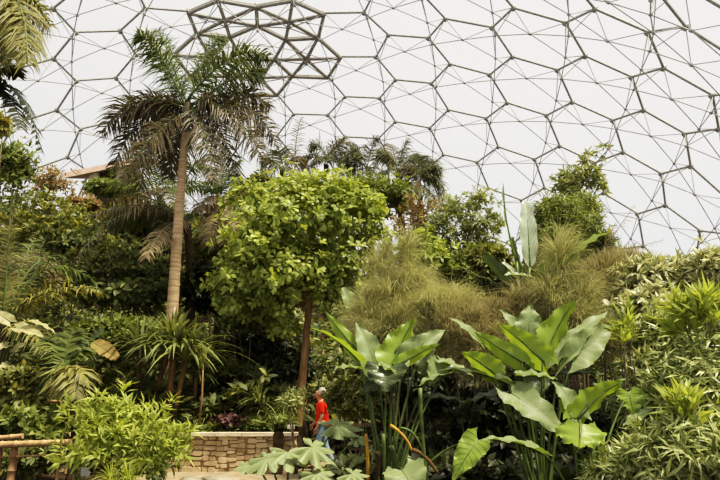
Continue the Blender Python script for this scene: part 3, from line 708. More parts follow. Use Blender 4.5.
palm('arching_palm', 'yellow green arching palm at the left edge with long pinnate fronds', (-14, 420), (4, 322), 14.5,
     [(8, 270, 9, 226, 0, 'frondy'), (36, 298, 56, 280, .3, 'frondy'), (60, 276, 102, 292, -.4, 'frondy'), (40, 236, 98, 284, .8, 'frond'), (30, 250, 62, 256, 1.2, 'frond'), (-8, 280, -30, 260, 0, 'frond'), (30, 320, 48, 352, -.6, 'frondy'), (20, 262, 34, 240, 1.5, 'frond')],
     (.12, .09), leaf=.5, n=46, wid=.04, droop=.55, trunk='barkd', plume=.3, rach=.03)
palm('fan_palm', 'small palm with a pale spreading drooping frond left of the bright shrub', (74, 420), (64, 372), 12.6,
     [(80, 356, 90, 384, -.3, 'frondy'), (70, 366, 56, 396, -.5, 'frondy'), (76, 362, 76, 398, -.6, 'frondy'), (56, 360, 44, 388, -.2, 'frond'), (60, 344, 50, 338, .3, 'frond'), (76, 346, 92, 350, .3, 'frond'), (68, 338, 74, 330, .3, 'frond')],
     (.05, .04), leaf=.42, n=26, wid=.06, droop=.6, trunk='barkd', rach=.015)
palm('overhanging_palm', 'near palm hanging yellow green fronds in at the top left corner', (-60, 420), (-14, -30), 8.5,
     [(18, -18, 36, 52, 0, 'frondy'), (10, -10, 16, 60, -.4, 'frondy'), (26, -24, 50, 26, .3, 'frondy'), (0, 0, 2, 66, .2, 'frondy'), (30, -8, 27, 64, -.6, 'frondy'), (-20, 10, -10, 75, .4, 'frondy'), (-50, -40, -80, 30, 0, 'frondy'), (-20, -70, -40, -110, 0, 'frond'), (10, -70, 40, -90, 0, 'frond')],
     (.16, .12), leaf=.5, n=100, wid=.026, droop=1.0, trunk='barkd', foot=(-6.0, 8.4), plume=.5)
root = thing('broadleaf_palm', 'dark palm with broad ribbed leaflets hanging in at the left edge', 'palm', ground_at(-6.2, 9.2))
H = at(-14, 92, 9.2)
for cx, cy, tx_, ty_, dy in ((20, 62, 41, 150, 0), (10, 78, 22, 128, -.3), (-30, 80, -50, 140, 0), (6, 50, 18, 76, .3)):
    mb = MB(); frond_mesh(mb, H, at(cx, cy, 9.2), at(tx_, ty_, 9.2+dy), .32, 26, .055, .35, plume=.12, rach=.014); mb.build('frond', [M['shade'], M['stalkd']], root, H)
mb = MB(); mb.tube(bez(ground_at(-6.2, 9.2)-np.array([0, 0, .1]), np.array([-6.1, 9.2, 2.2]), H, 10), np.linspace(.09, .05, 10), 8); mb.build('trunk', M['barkd'], root)

# ------------------------------------------------------------------ trees with crowns
def tree(name, label, foot, crown_at, Y, blobs, mat, n, k, L, W, tmpl, r, bark='bark', branches=9, droop=.25, spread=(.6, 1.4), bend=0., low=-.7, shell=.45, lift=.5, ybase=None):
    s_ = mpp(Y); P_ = [(at(bx, by, Y+dy), np.array([bw*s_, max(bw, bh)*s_*.8, bh*s_])) for bx, by, bw, bh, dy in blobs]
    B = ground_at(*foot); H = at(*crown_at, Y); root = thing(name, label, 'tree', B)
    tb = MB(); tb.tube(bez(B-np.array([0, 0, .1]), (B+H)/2+np.array([bend, 0, 0]), H, 14), np.linspace(r*1.15, r*.7, 14), 10); tb.build('trunk', M[bark], root, B)
    P, D = blob_points(P_, n, low, shell); fm = MB(); rosettes(fm, P, D, k, L, W, spread, droop, tmpl, 0, lift=lift); fm.build('foliage', M[mat], root, H)
    for i in range(branches):
        c, rr = P_[i % len(P_)]; e = c+sphere_dirs(1, -.2)[0]*rr*.75
        bb = MB(); bb.tube(bez(H-np.array([0, 0, RNG.uniform(0, .5)]), (H+e)/2+np.array([0, 0, .25]), e, 8), np.linspace(r*.5, .012, 8), 6); bb.build('branch', M[bark], root, H)
    return root
tree('bright_tree', 'bright green broadleaf tree on a slim straight trunk at the centre', (-1.55, 16.4), (311, 286), 16.4,
     [(300, 215, 50, 38, 0), (262, 238, 40, 34, -.3), (345, 218, 36, 34, 0), (318, 188, 44, 20, .3), (286, 268, 56, 30, 0), (338, 262, 34, 34, .2), (240, 272, 28, 24, -.2), (232, 300, 20, 18, 0), (268, 312, 24, 16, .2), (222, 286, 14, 10, 0), (374, 240, 16, 14, .2), (352, 286, 18, 14, .2), (284, 326, 16, 10, .3), (250, 200, 26, 20, .3), (366, 210, 20, 20, .2), (305, 290, 40, 24, .4), (252, 296, 26, 18, -.2)],
     'bright', 1600, 7, .21, .1, OBOV, .105, droop=.3, low=-.7, shell=.35, branches=14)
tree('airy_tree', 'airy grey green tree against the dome right of centre', (2.9, 21), (462, 250), 21,
     [(455, 208, 22, 16, 0), (480, 200, 20, 12, 0), (440, 226, 16, 18, 0), (470, 226, 26, 16, 0), (492, 222, 14, 16, 0), (448, 250, 20, 22, 0), (486, 246, 18, 18, 0)],
     'airy', 800, 6, .15, .055, OVAL, .08, 'twig', 14, low=-.9, shell=.1)
tree('twiggy_tree', 'slender tree with sparse leaves poking above the bamboo clump', (4.7, 17.4), (572, 200), 17,
     [(578, 176, 14, 12, 0), (570, 190, 14, 10, 0), (592, 172, 10, 8, 0), (600, 186, 7, 10, 0), (590, 158, 10, 6, .2), (563, 182, 10, 8, 0), (607, 148, 6, 3, 0)],
     'airy', 150, 5, .2, .07, OVAL, .05, 'twig', 12, low=-.9, shell=.2)
tree('pale_twig_tree', 'half bare tree of pinkish brown twigs beside the bright tree', (1.5, 24), (414, 222), 24,
     [(412, 205, 10, 14, 0), (422, 224, 12, 16, 0), (400, 228, 10, 14, 0), (432, 208, 9, 10, 0)], 'rust', 130, 5, .22, .07, LANCE, .06, 'twig', 14, low=-.9, shell=.1)

# ------------------------------------------------------------------ hillside shrubs, left
def S(name, label, cat, px, py, rx, ry, Y, mat, n=220, k=6, L=.3, W=.14, *a, **kw):
    if Y > 16: L, W, n = L*.72, W*.68, int(n*1.6)
    kw.setdefault('rough', .32); kw.setdefault('shell', .4)
    return shrub(name, label, cat, px, py, rx, ry, Y, mat, n, k, L, W, *a, **kw)
S('rusty_shrub', 'sparse rusty leaved shrub against the sky on the left hill crest', 'shrub', 48, 184, 34, 15, 30, 'rust', 110, 5, .35, .13, LANCE, shell=.05, rough=.5)
S('mound_shrub', 'yellow green mounded shrub just below the hilltop hut', 'shrub', 110, 190, 30, 10, 38, 'mid', 300, 6, .38, .18)
S('pink_shrub', 'pinkish brown shrub left below the hilltop hut', 'shrub', 82, 208, 20, 12, 30, 'rust', 130, 6, .3, .13)
S('tiered_shrub', 'shrub with layered pale green tiers on the left slope', 'shrub', 44, 214, 40, 8, 23, 'olive', 200, 6, .34, .14,
  blobs=[(40, 202, 34, 5, 0), (62, 212, 30, 4, -.4), (30, 222, 32, 5, -.6), (70, 228, 34, 5, -.6), (40, 236, 34, 6, -.8)], lift=.9)
S('edge_tree', 'dark leafy small tree at the left edge below the hanging palm fronds', 'tree', 8, 176, 26, 42, 15, 'mid', 520, 6, .15, .05, foot=(-8.6, 15), stems=4, shell=.1, rough=.45)
S('yellow_edge_shrub', 'yellowing leaves of a climber at the extreme left edge', 'climber', -2, 125, 10, 14, 12, 'yellow', 60, 5, .16, .06, foot=(-7.2, 12), stems=2)
S('straw_mound', 'dry straw coloured domed grass clump behind the arching palm', 'grass clump', 32, 274, 28, 18, 18, 'dead', 420, 7, .35, .03, BLADE, droop=.5)
S('glossy_shrub', 'large dark glossy shrub in the middle of the left hillside', 'shrub', 130, 292, 50, 34, 19, 'deep', 620, 6, .32, .15)
S('flecked_shrub', 'dark shrub flecked with yellow leaves below the arching brown fronds', 'shrub', 116, 262, 40, 20, 21, 'olive', 380, 6, .28, .13)
S('dark_shrub', 'dark green shrub left of the tall palm trunk foot', 'shrub', 120, 334, 40, 18, 16.5, 'mid', 380, 6, .24, .1)
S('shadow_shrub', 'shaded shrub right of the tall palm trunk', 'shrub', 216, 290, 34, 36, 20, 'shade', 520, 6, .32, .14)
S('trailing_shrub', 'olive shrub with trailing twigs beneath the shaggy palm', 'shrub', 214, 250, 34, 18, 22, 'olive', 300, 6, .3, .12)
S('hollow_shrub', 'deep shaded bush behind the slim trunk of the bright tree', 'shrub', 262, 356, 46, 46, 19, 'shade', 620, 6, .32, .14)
S('leafy_sapling_bush', 'green leafed bush left beneath the bright tree crown', 'shrub', 246, 318, 26, 18, 17.6, 'mid', 260, 6, .26, .12)
S('crest_shrub', 'low olive shrub on the crest behind the tall palm', 'shrub', 150, 222, 46, 16, 34, 'olive', 380, 6, .42, .18)
S('flower_shrub', 'shrub dotted with reddish leaves on the left slope', 'shrub', 78, 246, 34, 18, 22, 'deep', 320, 6, .3, .13)
S('upper_shrub', 'olive green shrub between shaggy palm and bright tree top', 'shrub', 256, 196, 22, 20, 32, 'olive', 260, 6, .4, .18)
S('backdrop_shrub', 'broad green bush behind the far palms at the treeline', 'shrub', 372, 198, 60, 22, 36, 'mid', 480, 6, .5, .22)
S('lit_shrub', 'light green leafy shrub between the bright tree and the feathery bush', 'shrub', 420, 258, 32, 26, 18, 'bright', 340, 6, .26, .11)
S('saddle_shrub', 'dull green bush beneath the airy tree', 'shrub', 470, 276, 46, 26, 19, 'mid', 460, 6, .3, .13)
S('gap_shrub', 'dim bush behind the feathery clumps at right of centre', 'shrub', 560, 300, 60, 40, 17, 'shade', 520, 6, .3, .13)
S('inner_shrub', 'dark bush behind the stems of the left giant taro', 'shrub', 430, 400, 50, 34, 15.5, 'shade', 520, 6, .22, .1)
S('small_leaf_bush', 'small leaved speckled bush beside the walker in the red top', 'shrub', 357, 402, 27, 27, 13.6, 'olive', 620, 6, .11, .05, stems=5)
S('slender_bush', 'thin leaved bush leaning at the foot of the slim trunk', 'shrub', 296, 400, 13, 11, 13.5, 'pale2', 40, 7, .19, .032, LANCE, shell=.2, foot=(-1.25, 13.6), stems=3)
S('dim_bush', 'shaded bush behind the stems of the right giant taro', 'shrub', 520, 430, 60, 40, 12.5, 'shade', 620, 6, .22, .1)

# broad pale and dying leaves on the left bank
bigleaf_plant('pale_broadleaf', 'plant with pale yellow broad leaves at the left edge', 'broadleaf plant', (-7.6, 13.4), 13.4,
     [(16, 328, 44, 336, 14, 'FR', 'cream', 0, -.2), (30, 322, 56, 332, 10, 'U', 'cream', 0, 0), (10, 322, -8, 310, 12, 'F', 'cream', 0, 0), (8, 345, -6, 350, 10, 'F', 'cream', 0, -.2), (14, 352, 26, 342, 9, 'FR', 'cream', 0, -.2), (10, 380, 22, 376, 9, 'FR', 'drylf', 0, -.2), (10, 365, -2, 368, 10, 'F', 'cream', 0, -.2)], stalk_r=.02)
bigleaf_plant('withered_broadleaf', 'broad leaf turning brown and yellow beside the strap leaved clump', 'broadleaf plant', (-5.9, 14.9), 14.9,
     [(92, 342, 117, 358, 15, 'F', 'drylf', 0, -.2), (90, 340, 104, 330, 10, 'F', 'tarod', .2, .2), (88, 342, 74, 336, 12, 'B', 'tarod', .2, .2)], 'banana', .02)
S('speckled_climber', 'yellow flecked climbing plant on the bank above the bamboo fence', 'climber', 26, 392, 34, 26, 13.2, 'olive', 260, 5, .16, .08, foot=(-7.4, 13.2))
S('bank_bush', 'mid green bush behind the bamboo fence at bottom left', 'shrub', 34, 428, 40, 18, 12.4, 'mid', 420, 6, .17, .08)

# strap leaved clumps
strap_plant('screw_pine', 'big clump of long arching strap leaves at the tall palm foot', 'strap leaved plant', 174, 358, 15.4, 70, 1.4, .075, heads=3, stem=.06, gap=.35, foot=(-4.5, 15.4))
strap_plant('screw_pine', 'upright strap leaved clump left of the tall palm foot', 'strap leaved plant', 140, 352, 15.6, 60, 1.3, .07, heads=2, stem=.06, gap=.3, foot=(-5.4, 15.9))
strap_plant('screw_pine', 'smaller strap leaved clump right of the tall palm foot', 'strap leaved plant', 196, 376, 16.2, 36, .9, .06, heads=1, stem=.05, foot=(-4.1, 16.2))
strap_plant('arching_lily', 'low clump of bright arching blades on the wall bed left end', 'lily clump', 168, 421, 15.35, 44, .5, .04, 'mid', spread=1.35, heads=2, gap=.25)
strap_plant('arching_lily', 'low clump of arching blades on the wall bed below the sapling', 'lily clump', 208, 419, 15.45, 44, .45, .035, 'mid', spread=1.35, heads=2, gap=.25)
strap_plant('arching_lily', 'dark spiky clump on the wall bed left of the slim trunk', 'lily clump', 264, 416, 15.3, 50, .6, .04, 'strap', spread=1.3, heads=2, gap=.35)
strap_plant('arching_lily', 'small spiky clump beside the pale label on the wall', 'lily clump', 283, 414, 15.2, 40, .55, .035, 'mid', spread=1.3, heads=1)
S('purple_groundcover', 'low purplish leaves on the wall bed below the dark hollow', 'groundcover', 232, 422, 16, 5, 15.1, 'purple', 80, 6, .14, .08)
sp = thing('sapling', 'thin reddish stemmed sapling with upright leaves above the stone wall', 'sapling', ground_at(at(203, 412, 15)[0], 15))
a = at(203, 366, 15); mb = MB(); mb.tube([np.array([a[0]-.02, 15, float(terr(a[0], 15))-.03]), (a[0]+.02, 15, 1.6), a], [.03, .025, .018], 6); mb.build('stem', M['cane2'], sp)
mb = MB(); rosettes(mb, np.repeat(a[None], 3, 0)+np.array([[0, 0, -.1], [0, 0, 0], [0, 0, .12]]), np.tile([[0, 0, 1.]], (3, 1)), 5, .4, .06, (.1, .5), .1, LANCE, 0); mb.build('foliage', M['bright'], sp)

# bright shrub by the fence
S('rosette_shrub', 'bright yellow green shrub of pointed rosettes beside the bamboo fence', 'shrub', 122, 432, 52, 36, 9.8, 'lime', 330, 8, .19, .045, LANCE, stems=9, spread=(.35, 1.25), droop=.15, shell=.1, rough=.4,
  blobs=[(118, 418, 42, 22, 0), (92, 432, 28, 24, -.1), (140, 440, 32, 28, 0), (110, 450, 40, 24, -.2), (178, 440, 10, 12, 0), (166, 455, 22, 18, 0)])
S('low_bank_bush', 'low dark bush just behind the bamboo fence rails', 'shrub', 34, 460, 42, 13, 11.5, 'deep', 330, 6, .17, .07, foot=(-6, 11.5))
S('shaded_low_bush', 'dark low bush in the shade under the yellow green shrub', 'shrub', 122, 462, 42, 16, 11.2, 'deep', 420, 6, .17, .07, foot=(-4.2, 11.2))
strap_plant('grass_tuft', 'bright fine grass tuft at the foot of the yellow green shrub', 'grass clump', 110, 482, 9.2, 90, .35, .014, 'lime', spread=1.2, heads=2, gap=.18)

# ------------------------------------------------------------------ feathery clumps and bamboo
feather('feathery_bush', 'straw green feathery bush behind the left giant taro', 'feathery bush',
        [(392, 300, 30, 30, 0), (412, 284, 22, 20, .3), (370, 318, 22, 24, -.2), (432, 316, 34, 24, -.3), (396, 332, 36, 22, -.4), (408, 250, 5, 20, .3), (452, 304, 24, 18, 0), (382, 268, 9, 20, .2)], 12.6, 'feather', 2600, .7, .0042)
feather('feathery_bush', 'brownish feathery bush between the two giant taro plants', 'feathery bush',
        [(470, 326, 30, 20, 0), (498, 318, 24, 16, .2), (448, 336, 24, 20, -.2), (478, 346, 30, 20, -.3), (526, 312, 18, 22, 0)], 12.2, 'feath2', 2400, .65, .0042)
feather('feathery_bush', 'tall wispy green plume rising behind the right giant taro', 'feathery bush',
        [(560, 262, 11, 34, 0), (552, 302, 24, 26, -.1), (580, 298, 22, 20, 0), (574, 322, 26, 22, -.2)], 12.0, 'feather', 2200, .7, .0042)
feather('drooping_bush', 'dark brown drooping feathery bush left of the pale variegated shrubs', 'feathery bush',
        [(600, 272, 26, 16, 0), (622, 264, 20, 12, .2), (592, 290, 22, 18, -.2), (640, 270, 16, 10, .2), (608, 340, 24, 24, 0)], 12.5, 'feath2', 1900, .65, .0045, dn=1.7)
feather('dull_feathery_bush', 'dull feathery undergrowth low behind the right giant taro', 'feathery bush',
        [(600, 350, 30, 26, 0), (640, 344, 20, 22, .2), (480, 372, 30, 18, 0)], 11.8, 'feath2', 900, .4, .006)
rp = thing('reed_plume', 'thin bare reed plumes leaning out beside the bamboo clump', 'reed', ground_at(5.6, 14))
for cx, cy, tx_, ty_ in ((612, 236, 634, 206), (622, 250, 664, 240), (606, 244, 616, 222)):
    mb = MB(); frond_mesh(mb, at(596, 264, 14), at(cx, cy, 14), at(tx_, ty_, 14), .22, 30, .01, .5, rach=.012, plume=.5); mb.build('plume', [M['feath2'], M['twig']], rp)
mb = MB(); mb.tube([ground_at(5.3, 14)-np.array([0, 0, .03]), at(596, 264, 14)], .02, 5); mb.build('stem', M['twig'], rp)
S('bamboo_clump', 'tall rounded clump of fine leaved bamboo behind the banana leaves', 'bamboo', 566, 232, 36, 44, 15, 'bamboo', 1900, 7, .2, .03, LANCE, stems=9, droop=.6, low=-.7, shell=.35,
  blobs=[(556, 212, 22, 20, 0), (580, 226, 24, 24, 0), (562, 246, 32, 26, 0), (594, 246, 18, 22, .2), (548, 232, 18, 26, 0), (570, 272, 34, 22, 0), (584, 205, 14, 12, .2)])
S('fern_bush', 'ferny green bush between the airy tree and banana leaves', 'shrub', 488, 262, 22, 16, 17, 'olive', 200, 6, .3, .1)
S('narrow_sprig', 'dark sprig of upright leaves right of the bamboo clump', 'sapling', 600, 246, 10, 12, 14.5, 'deep', 22, 7, .28, .08, LANCE, stems=2)

# banana
bigleaf_plant('banana_plant', 'banana plant with a tall silvery upright leaf behind the right taro', 'banana plant', (3.2, 12.8), 13,
     [(530, 268, 526, 202, 17, 'F', 'banana', 0, .2), (517, 262, 501, 186, 7, 'EL', 'banang', 0, .2), (534, 278, 506, 274, 15, 'U', 'banana', -.2, -.3), (522, 270, 512, 238, 9, 'BL', 'banang', .2, .2),
      (516, 296, 470, 272, 12, 'U', 'tarod', .3, .4), (512, 284, 484, 254, 12, 'B', 'tarod', .6, .6), (538, 290, 566, 246, 18, 'B', 'banang', -1.1, -1.0), (566, 262, 604, 232, 14, 'U', 'banang', -1.2, -1.1), (545, 295, 590, 262, 13, 'FR', 'tarod', .6, .6), (518, 276, 503, 262, 5, 'F', 'banana', 0, 0)],
     'banana', .05)
bigleaf_plant('hanging_leaf_plant', 'tall stemmed plant with one grey pointed leaf hanging below the bright tree', 'broadleaf plant', (-.3, 14.2), 14.2,
     [(343, 287, 358, 318, 13, 'F', 'tarog', 0, -.1)], 'oval', .02)

# ------------------------------------------------------------------ giant taro
def taro_extra_left(root, B):
    for (x0, y0, x1, y1, r, m_) in ((384, 500, 383, 434, .032, 'stalk'), (368, 500, 366, 434, .026, 'stalko'), (398, 500, 391, 446, .05, 'stalkd'), (376, 500, 378, 452, .045, 'barkd')):
        mb = MB(); mb.tube(bez((at(x0, 500, 8.7)[0], 8.7+RNG.uniform(-.1, .1), -.03), at((x0+x1)/2+2, 460, 8.65), at(x1, y1, 8.6), 8), np.linspace(r*1.1, r*.75, 8), 8); mb.build('leaf_base', M[m_], root, B)
    for pts, m_, r in (([(390, 425), (408, 436), (412, 452)], 'stalko', .022), ([(412, 450), (425, 452), (438, 474)], 'drylf', .03), ([(400, 428), (420, 428), (428, 470)], 'stalk', .018), ([(420, 388), (421, 440), (430, 500)], 'stalk', .03)):
        mb = MB(); P = [at(x, y, 8.5) for x, y in pts]; mb.tube(bez(*P, 10), np.linspace(r, r*.6, 10), 7); mb.build('bent_stalk', M[m_], root, B)
crL = lambda a: (at(388, 432, 8.7)*.5+a*.5-np.array([0, 0, .06]))
bigleaf_plant('giant_taro', 'left giant taro plant with upright bright leaves at lower centre', 'giant taro', (at(385, 500, 8.7)[0], 8.7), 8.7,
     [(358, 360, 313, 325, 15, 'ER', 'taro', 0, -.1), (362, 356, 325, 312, 17, 'BL', 'taro', .2, .3), (378, 372, 356, 320, 27, 'F', 'tarog', .1, .3), (392, 366, 413, 319, 34, 'B', 'taro', 0, .2), (403, 358, 447, 328, 22, 'FR', 'tarog', .1, .3), (400, 364, 440, 343, 14, 'BR', 'taro', -.1, -.1),
      (360, 369, 334, 368, 17, 'U', 'tarog', -.1, -.3), (386, 368, 385, 392, 36, 'F', 'tarod', -.2, -.4), (392, 366, 402, 374, 30, 'U', 'tarog', -.1, -.3), (437, 360, 430, 386, 22, 'FR', 'tarog', .3, .1), (446, 374, 418, 384, 16, 'U', 'tarog', .2, 0), (442, 362, 476, 378, 18, 'U', 'tarog', .3, .2), (420, 352, 428, 385, 20, 'F', 'tarod', .5, .4), (428, 398, 468, 402, 16, 'U', 'tarod', .3, .3),
      (402, 470, 420, 500, 36, 'F', 'tarog', -.5, -.8), (478, 440, 452, 480, 24, 'F', 'taro', -.3, -.5), (392, 376, 362, 392, 24, 'F', 'tarod', -.1, -.2)],
     crown=crL, extra=taro_extra_left)
crR = lambda a: (at(538, 450, 8.9)*.42+a*.58-np.array([0, 0, .08]))
bigleaf_plant('giant_taro', 'right giant taro plant, largest, with leaves fanning upward', 'giant taro', (at(540, 500, 8.9)[0], 8.9), 8.9,
     [(543, 361, 498, 322, 26, 'B', 'taro', -.1, 0), (545, 358, 574, 298, 34, 'B', 'taro', .1, .3), (528, 340, 530, 303, 30, 'F', 'tarog', .4, .5), (522, 336, 500, 308, 14, 'F', 'tarog', .4, .5), (480, 342, 450, 316, 12, 'FR', 'tarog', .3, .3), (522, 362, 473, 331, 19, 'BL', 'taro', 0, -.1), (495, 374, 462, 351, 24, 'B', 'taro', -.2, -.1),
      (560, 362, 607, 308, 24, 'FL', 'tarog', .2, .5), (572, 358, 613, 323, 30, 'FR', 'tarog', .1, .4), (522, 376, 558, 378, 20, 'U', 'tarog', -.2, -.3), (508, 384, 438, 366, 24, 'U', 'tarod', -.1, -.2), (512, 394, 570, 438, 30, 'F', 'tarog', -.3, -.6), (565, 375, 608, 374, 16, 'U', 'tarod', .2, .2), (540, 380, 520, 410, 20, 'F', 'tarod', .2, 0), (505, 395, 462, 402, 18, 'U', 'tarod', 0, -.1)],
     crown=crR)
crF = lambda a: (at(583, 470, 8.0)*.5+a*.5)
bigleaf_plant('giant_taro', 'near giant taro plant at lower right with one leaf folded down', 'giant taro', (at(583, 520, 8.0)[0], 8.0), 8.0,
     [(578, 418, 623, 378, 31, 'B', 'taro', .05, .25), (580, 416, 553, 380, 22, 'F', 'tarog', .1, .2), (581, 424, 579, 449, 42, 'D', 'taro', -.15, -.45), (628, 392, 634, 416, 26, 'F', 'taro', .6, .5), (652, 412, 622, 425, 18, 'U', 'tarog', .5, .4), (540, 452, 482, 436, 20, 'U', 'tarog', -.1, -.3), (656, 450, 606, 460, 18, 'U', 'tarog', .2, 0), (566, 400, 566, 418, 14, 'F', 'taro', .2, .2)],
     crown=crF)

# lobed leaf plant by the path
B = ground_at(at(288, 500, 8.4)[0], 8.4); lp = thing('lobed_leaf_plant', 'low plant with big lobed grey green leaves in front of the path', 'lobed leaf plant', B)
for px, py, R_, nn, yd, dy in ((288, 452, .36, (.1, -.45, .9), (.2, -1, -.3), 0), (268, 458, .3, (-.2, -.5, .9), (-1, -.5, -.1), -.1), (312, 447, .36, (.3, -.5, .8), (1, -.4, -.1), -.1), (336, 424, .42, (.1, -.35, .9), (1, .1, .25), .5), (254, 464, .25, (0, -.3, 1), (-1, -.3, 0), 0), (316, 474, .28, (.1, -.6, .8), (.5, -1, -.2), -.3), (356, 438, .22, (0, -.4, .9), (1, 0, 0), .4), (352, 474, .25, (.1, -.5, .9), (1, -.6, 0), -.2)):
    c = at(px, py, 8.4+dy); mb = MB(); lobed(mb, c, nn, yd, R_); lf = mb.build('leaf', M['papaya'], lp, c)
    kb = MB(); kb.tube(bez(B+np.array([RNG.normal(0, .04), RNG.normal(0, .04), -.02]), (B*.5+c*.5)+np.array([0, 0, .12]), c, 8), np.linspace(.018, .009, 8), 6); kb.build('stalk', M['stalk'], lp, B)

# ------------------------------------------------------------------ right bank of narrow leaved shrubs
R = dict(tmpl=LANCE, spread=(.4, 1.5), droop=.3, stems=6, shell=.3, rough=.3)
SH = dict(tmpl=LANCE, spread=(.15, .85), droop=.05, stems=5, shell=.1, rough=.4, lift=1.6)
S('variegated_shrub', 'pale variegated shrub, highest of the right bank against the dome', 'shrub', 668, 282, 52, 28, 12, 'pale', 620, 8, .22, .05, **R)
S('variegated_shrub', 'pale shrub at the right edge under the dome, behind the lime shoots', 'shrub', 716, 276, 34, 28, 11.5, 'pale', 420, 8, .22, .05, **R)
S('white_leaf_shrub', 'shrub with whitish leaves at the left of the right bank', 'shrub', 648, 306, 34, 18, 10.6, 'silver', 260, 7, .17, .07, OVAL, stems=5)
S('oleander_shrub', 'grey green narrow leaved shrub in the middle of the right bank', 'shrub', 664, 348, 46, 40, 10, 'pale2', 640, 8, .23, .042, **R)
S('lime_shrub', 'lime green shooting shrub at the right edge, halfway up the bank', 'shrub', 700, 318, 26, 34, 8.6, 'lime', 70, 7, .3, .06, **SH)
S('oleander_shrub', 'grey green narrow leaved shrub at the right edge below the lime shoots', 'shrub', 704, 386, 40, 44, 8.4, 'pale2', 520, 8, .22, .042, **R)
S('oleander_shrub', 'dull green narrow leaved shrub just right of the near giant taro', 'shrub', 646, 402, 36, 38, 9.6, 'pale2', 460, 8, .22, .042, **R)
S('oleander_shrub', 'brightest near narrow leaved shrub in the bottom right corner', 'shrub', 694, 456, 58, 40, 7.2, 'pale2', 560, 8, .2, .032, **R)
S('oleander_shrub', 'low narrow leaved shrub at the bottom beside the near giant taro', 'shrub', 628, 468, 40, 24, 7.8, 'pale2', 360, 8, .18, .032, **R)
S('shoot_shrub', 'slim yellow green shoots standing in front of the right bank', 'shrub', 684, 416, 12, 22, 7.2, 'lime', 12, 7, .28, .055, **SH)
S('edge_oleander', 'slim yellow green shoots rising between taro leaves and right bank', 'shrub', 624, 336, 9, 20, 9.3, 'lime', 12, 6, .26, .05, **SH)

# ------------------------------------------------------------------ the walker
def skinned(name, joints, bones, mat, parent, loc, levels=2, root=0):
    me = bpy.data.meshes.new(name); me.from_pydata([Vector(j[:3]) for j in joints], bones, []); me.materials.append(M[mat])
    o = bpy.data.objects.new(name, me); COL.objects.link(o); o.parent = parent; o.location = loc
    md = o.modifiers.new('skin', 'SKIN'); md.use_smooth_shade = True
    sv = me.skin_vertices[0].data if me.skin_vertices else None
    if sv is None:
        bm_l = me.attributes; bpy.context.view_layer.objects.active = o
        bpy.ops.mesh.customdata_skin_add(); sv = me.skin_vertices[0].data
    for i, j in enumerate(joints):
        r = j[3]; sv[i].radius = (r, j[4] if len(j) > 4 else r); sv[i].use_root = (i == root)
    s2 = o.modifiers.new('sub', 'SUBSURF'); s2.levels = levels; s2.render_levels = levels
    return o
wp = at(322, 462, 14.75); wx = wp[0]
walker = thing('person', 'grey haired person in an orange red top and light blue jeans walking on the path', 'person', (wx, 14.75, 0))
# facing -x (towards the left), mid stride
J = [(0, 0, .93, .115, .14), (-.01, 0, 1.1, .1, .14), (-.02, 0, 1.32, .105, .16), (-.04, 0, 1.43, .075, .11), (-.06, 0, 1.48, .058), (-.085, 0, 1.545, .082), (-.09, 0, 1.62, .108, .095), (-.085, 0, 1.685, .085),
     (0, -.1, .88, .088), (-.12, -.1, .5, .058), (-.2, -.1, .1, .04), (-.32, -.1, .04, .035),
     (0, .1, .88, .088), (.07, .1, .48, .058), (.24, .1, .13, .04), (.15, .1, .035, .035),
     (-.02, -.19, 1.38, .055), (.0, -.23, 1.12, .042), (-.1, -.22, .9, .032), (-.13, -.215, .84, .033, .02),
     (-.02, .19, 1.38, .055), (-.06, .23, 1.12, .042), (-.2, .22, .96, .032), (-.25, .21, .92, .033, .02)]
bones = [(0, 1), (1, 2), (2, 3), (3, 4), (4, 5), (5, 6), (6, 7), (0, 8), (8, 9), (9, 10), (10, 11), (0, 12), (12, 13), (13, 14), (14, 15), (2, 16), (16, 17), (17, 18), (18, 19), (2, 20), (20, 21), (21, 22), (22, 23)]
for s0, h in ((-1, 19), (1, 23)):   # fingers and thumbs
    hx, hy, hz = J[h][:3]
    for i, (dx, ln) in enumerate(((-.026, .07), (-.009, .082), (.009, .078), (.026, .062))):
        J.append((hx+dx, hy, hz-.03, .0095)); J.append((hx+dx-.012, hy-s0*.006, hz-.03-ln*.6, .0085)); J.append((hx+dx-.03, hy-s0*.012, hz-.03-ln, .007))
        k = len(J); bones += [(h, k-3), (k-3, k-2), (k-2, k-1)]
    J.append((hx-.04, hy-s0*.01, hz+.01, .011)); J.append((hx-.06, hy-s0*.012, hz-.035, .009)); k = len(J); bones += [(h, k-2), (k-2, k-1)]
skinned('body', J, bones, 'skin', walker, (0, 0, 0))
skinned('shirt', [(0, 0, .8, .15, .175), (-.01, 0, 1.1, .118, .16), (-.02, 0, 1.32, .122, .178), (-.04, 0, 1.44, .085, .125), (-.02, -.2, 1.38, .07), (0, -.235, 1.16, .06), (-.02, .2, 1.38, .07), (-.055, .235, 1.16, .06)],
        [(0, 1), (1, 2), (2, 3), (2, 4), (4, 5), (2, 6), (6, 7)], 'red', walker, (0, 0, 0))
skinned('jeans', [(0, 0, 1.0, .125, .15), (0, -.1, .86, .1), (-.12, -.1, .5, .073), (-.205, -.1, .1, .062), (0, .1, .86, .1), (.07, .1, .48, .073), (.235, .1, .14, .062)],
        [(0, 1), (1, 2), (2, 3), (0, 4), (4, 5), (5, 6)], 'jeans', walker, (0, 0, 0))
skinned('hair', [(-.1, 0, 1.71, .09), (-.03, 0, 1.665, .13), (-.0, 0, 1.56, .1)], [(0, 1), (1, 2)], 'hair', walker, (0, 0, 0))
for y_, fx, z in ((-.1, -.2, .045), (.1, .22, .06)):
    skinned('shoe', [(fx+.03, y_, z+.02, .05), (fx-.06, y_, z, .045), (fx-.17, y_, z-.012, .038)], [(0, 1), (1, 2)], 'shoe', walker, (0, 0, 0))
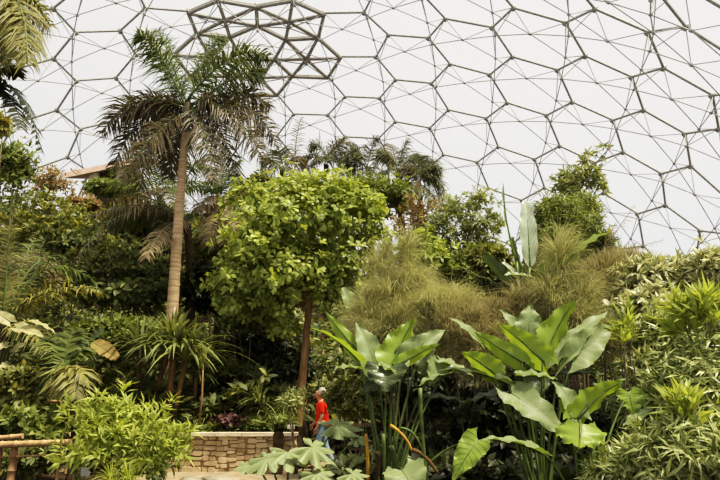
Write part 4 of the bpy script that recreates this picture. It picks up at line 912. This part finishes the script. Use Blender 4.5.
fc = MB(); fc.tube([(-.18, 0, 1.6), (-.225, 0, 1.57), (-.18, 0, 1.555)], [.012, .018, .012], 6); fc.build('nose', M['skin'], walker, np.array(walker.location)*0).location = (0, 0, 0)
for y_ in (-.035, .035):
    e = MB(); e.tube([(-.175, y_, 1.615), (-.195, y_, 1.615)], [.012, .009], 8); e.build('eye', M['eye'], walker, np.zeros(3)).location = (0, 0, 0)
mt = MB(); mt.tube([(-.16, -.025, 1.525), (-.172, 0, 1.523), (-.16, .025, 1.525)], .006, 5); mt.build('mouth', M['red'], walker, np.zeros(3)).location = (0, 0, 0)
for y_ in (-.085, .085):
    e = MB(); e.tube([(-.085, y_*1.1, 1.62), (-.075, y_*1.2, 1.6), (-.085, y_*1.1, 1.56)], [.012, .018, .01], 6); e.build('ear', M['skin'], walker, np.zeros(3)).location = (0, 0, 0)

# ------------------------------------------------------------------ light, sky, camera
wd = bpy.data.worlds.new('sky'); bpy.context.scene.world = wd; wd.use_nodes = True
nt = wd.node_tree; nt.nodes.clear(); out = nt.nodes.new('ShaderNodeOutputWorld'); bg = nt.nodes.new('ShaderNodeBackground')
tc = nt.nodes.new('ShaderNodeTexCoord'); sp_ = nt.nodes.new('ShaderNodeSeparateXYZ'); nt.links.new(tc.outputs['Generated'], sp_.inputs[0])
cr = nt.nodes.new('ShaderNodeValToRGB'); nt.links.new(sp_.outputs[2], cr.inputs[0])
cr.color_ramp.elements[0].position = 0; cr.color_ramp.elements[0].color = (.76, .78, .80, 1)
cr.color_ramp.elements[1].position = .45; cr.color_ramp.elements[1].color = (.83, .82, .81, 1)
nt.links.new(cr.outputs[0], bg.inputs[0]); bg.inputs[1].default_value = 1.0; nt.links.new(bg.outputs[0], out.inputs[0])
sl = bpy.data.lights.new('sun', 'SUN'); sl.energy = 6.0; sl.angle = math.radians(9); sl.color = (1, .91, .74)
so = bpy.data.objects.new('sun', sl); COL.objects.link(so)
so.rotation_euler = (Vector((-.35, .32, -.9))*-1).to_track_quat('Z', 'Y').to_euler()
so.rotation_euler = Vector((.42, -.22, 1.0)).to_track_quat('Z', 'Y').to_euler()
cd = bpy.data.cameras.new('camera'); cam = bpy.data.objects.new('camera', cd); COL.objects.link(cam)
cd.sensor_fit = 'HORIZONTAL'; cd.sensor_width = 36; cd.lens = 36*F/720; cd.clip_end = 500
cam.location = (0, 0, EYE); cam.rotation_euler = (math.pi/2+PITCH, 0, 0)
sc = bpy.context.scene; sc.camera = cam
sc.view_settings.view_transform = 'Standard'; sc.view_settings.look = 'None'
sc.view_settings.use_curve_mapping = True
c_ = sc.view_settings.curve_mapping.curves[3]
for p_ in ((.04, .026), (.14, .132), (.4, .46)): c_.points.new(*p_)
sc.view_settings.curve_mapping.update()
sc.cycles.max_bounces = 6; sc.cycles.transparent_max_bounces = 16
bpy.context.view_layer.update()
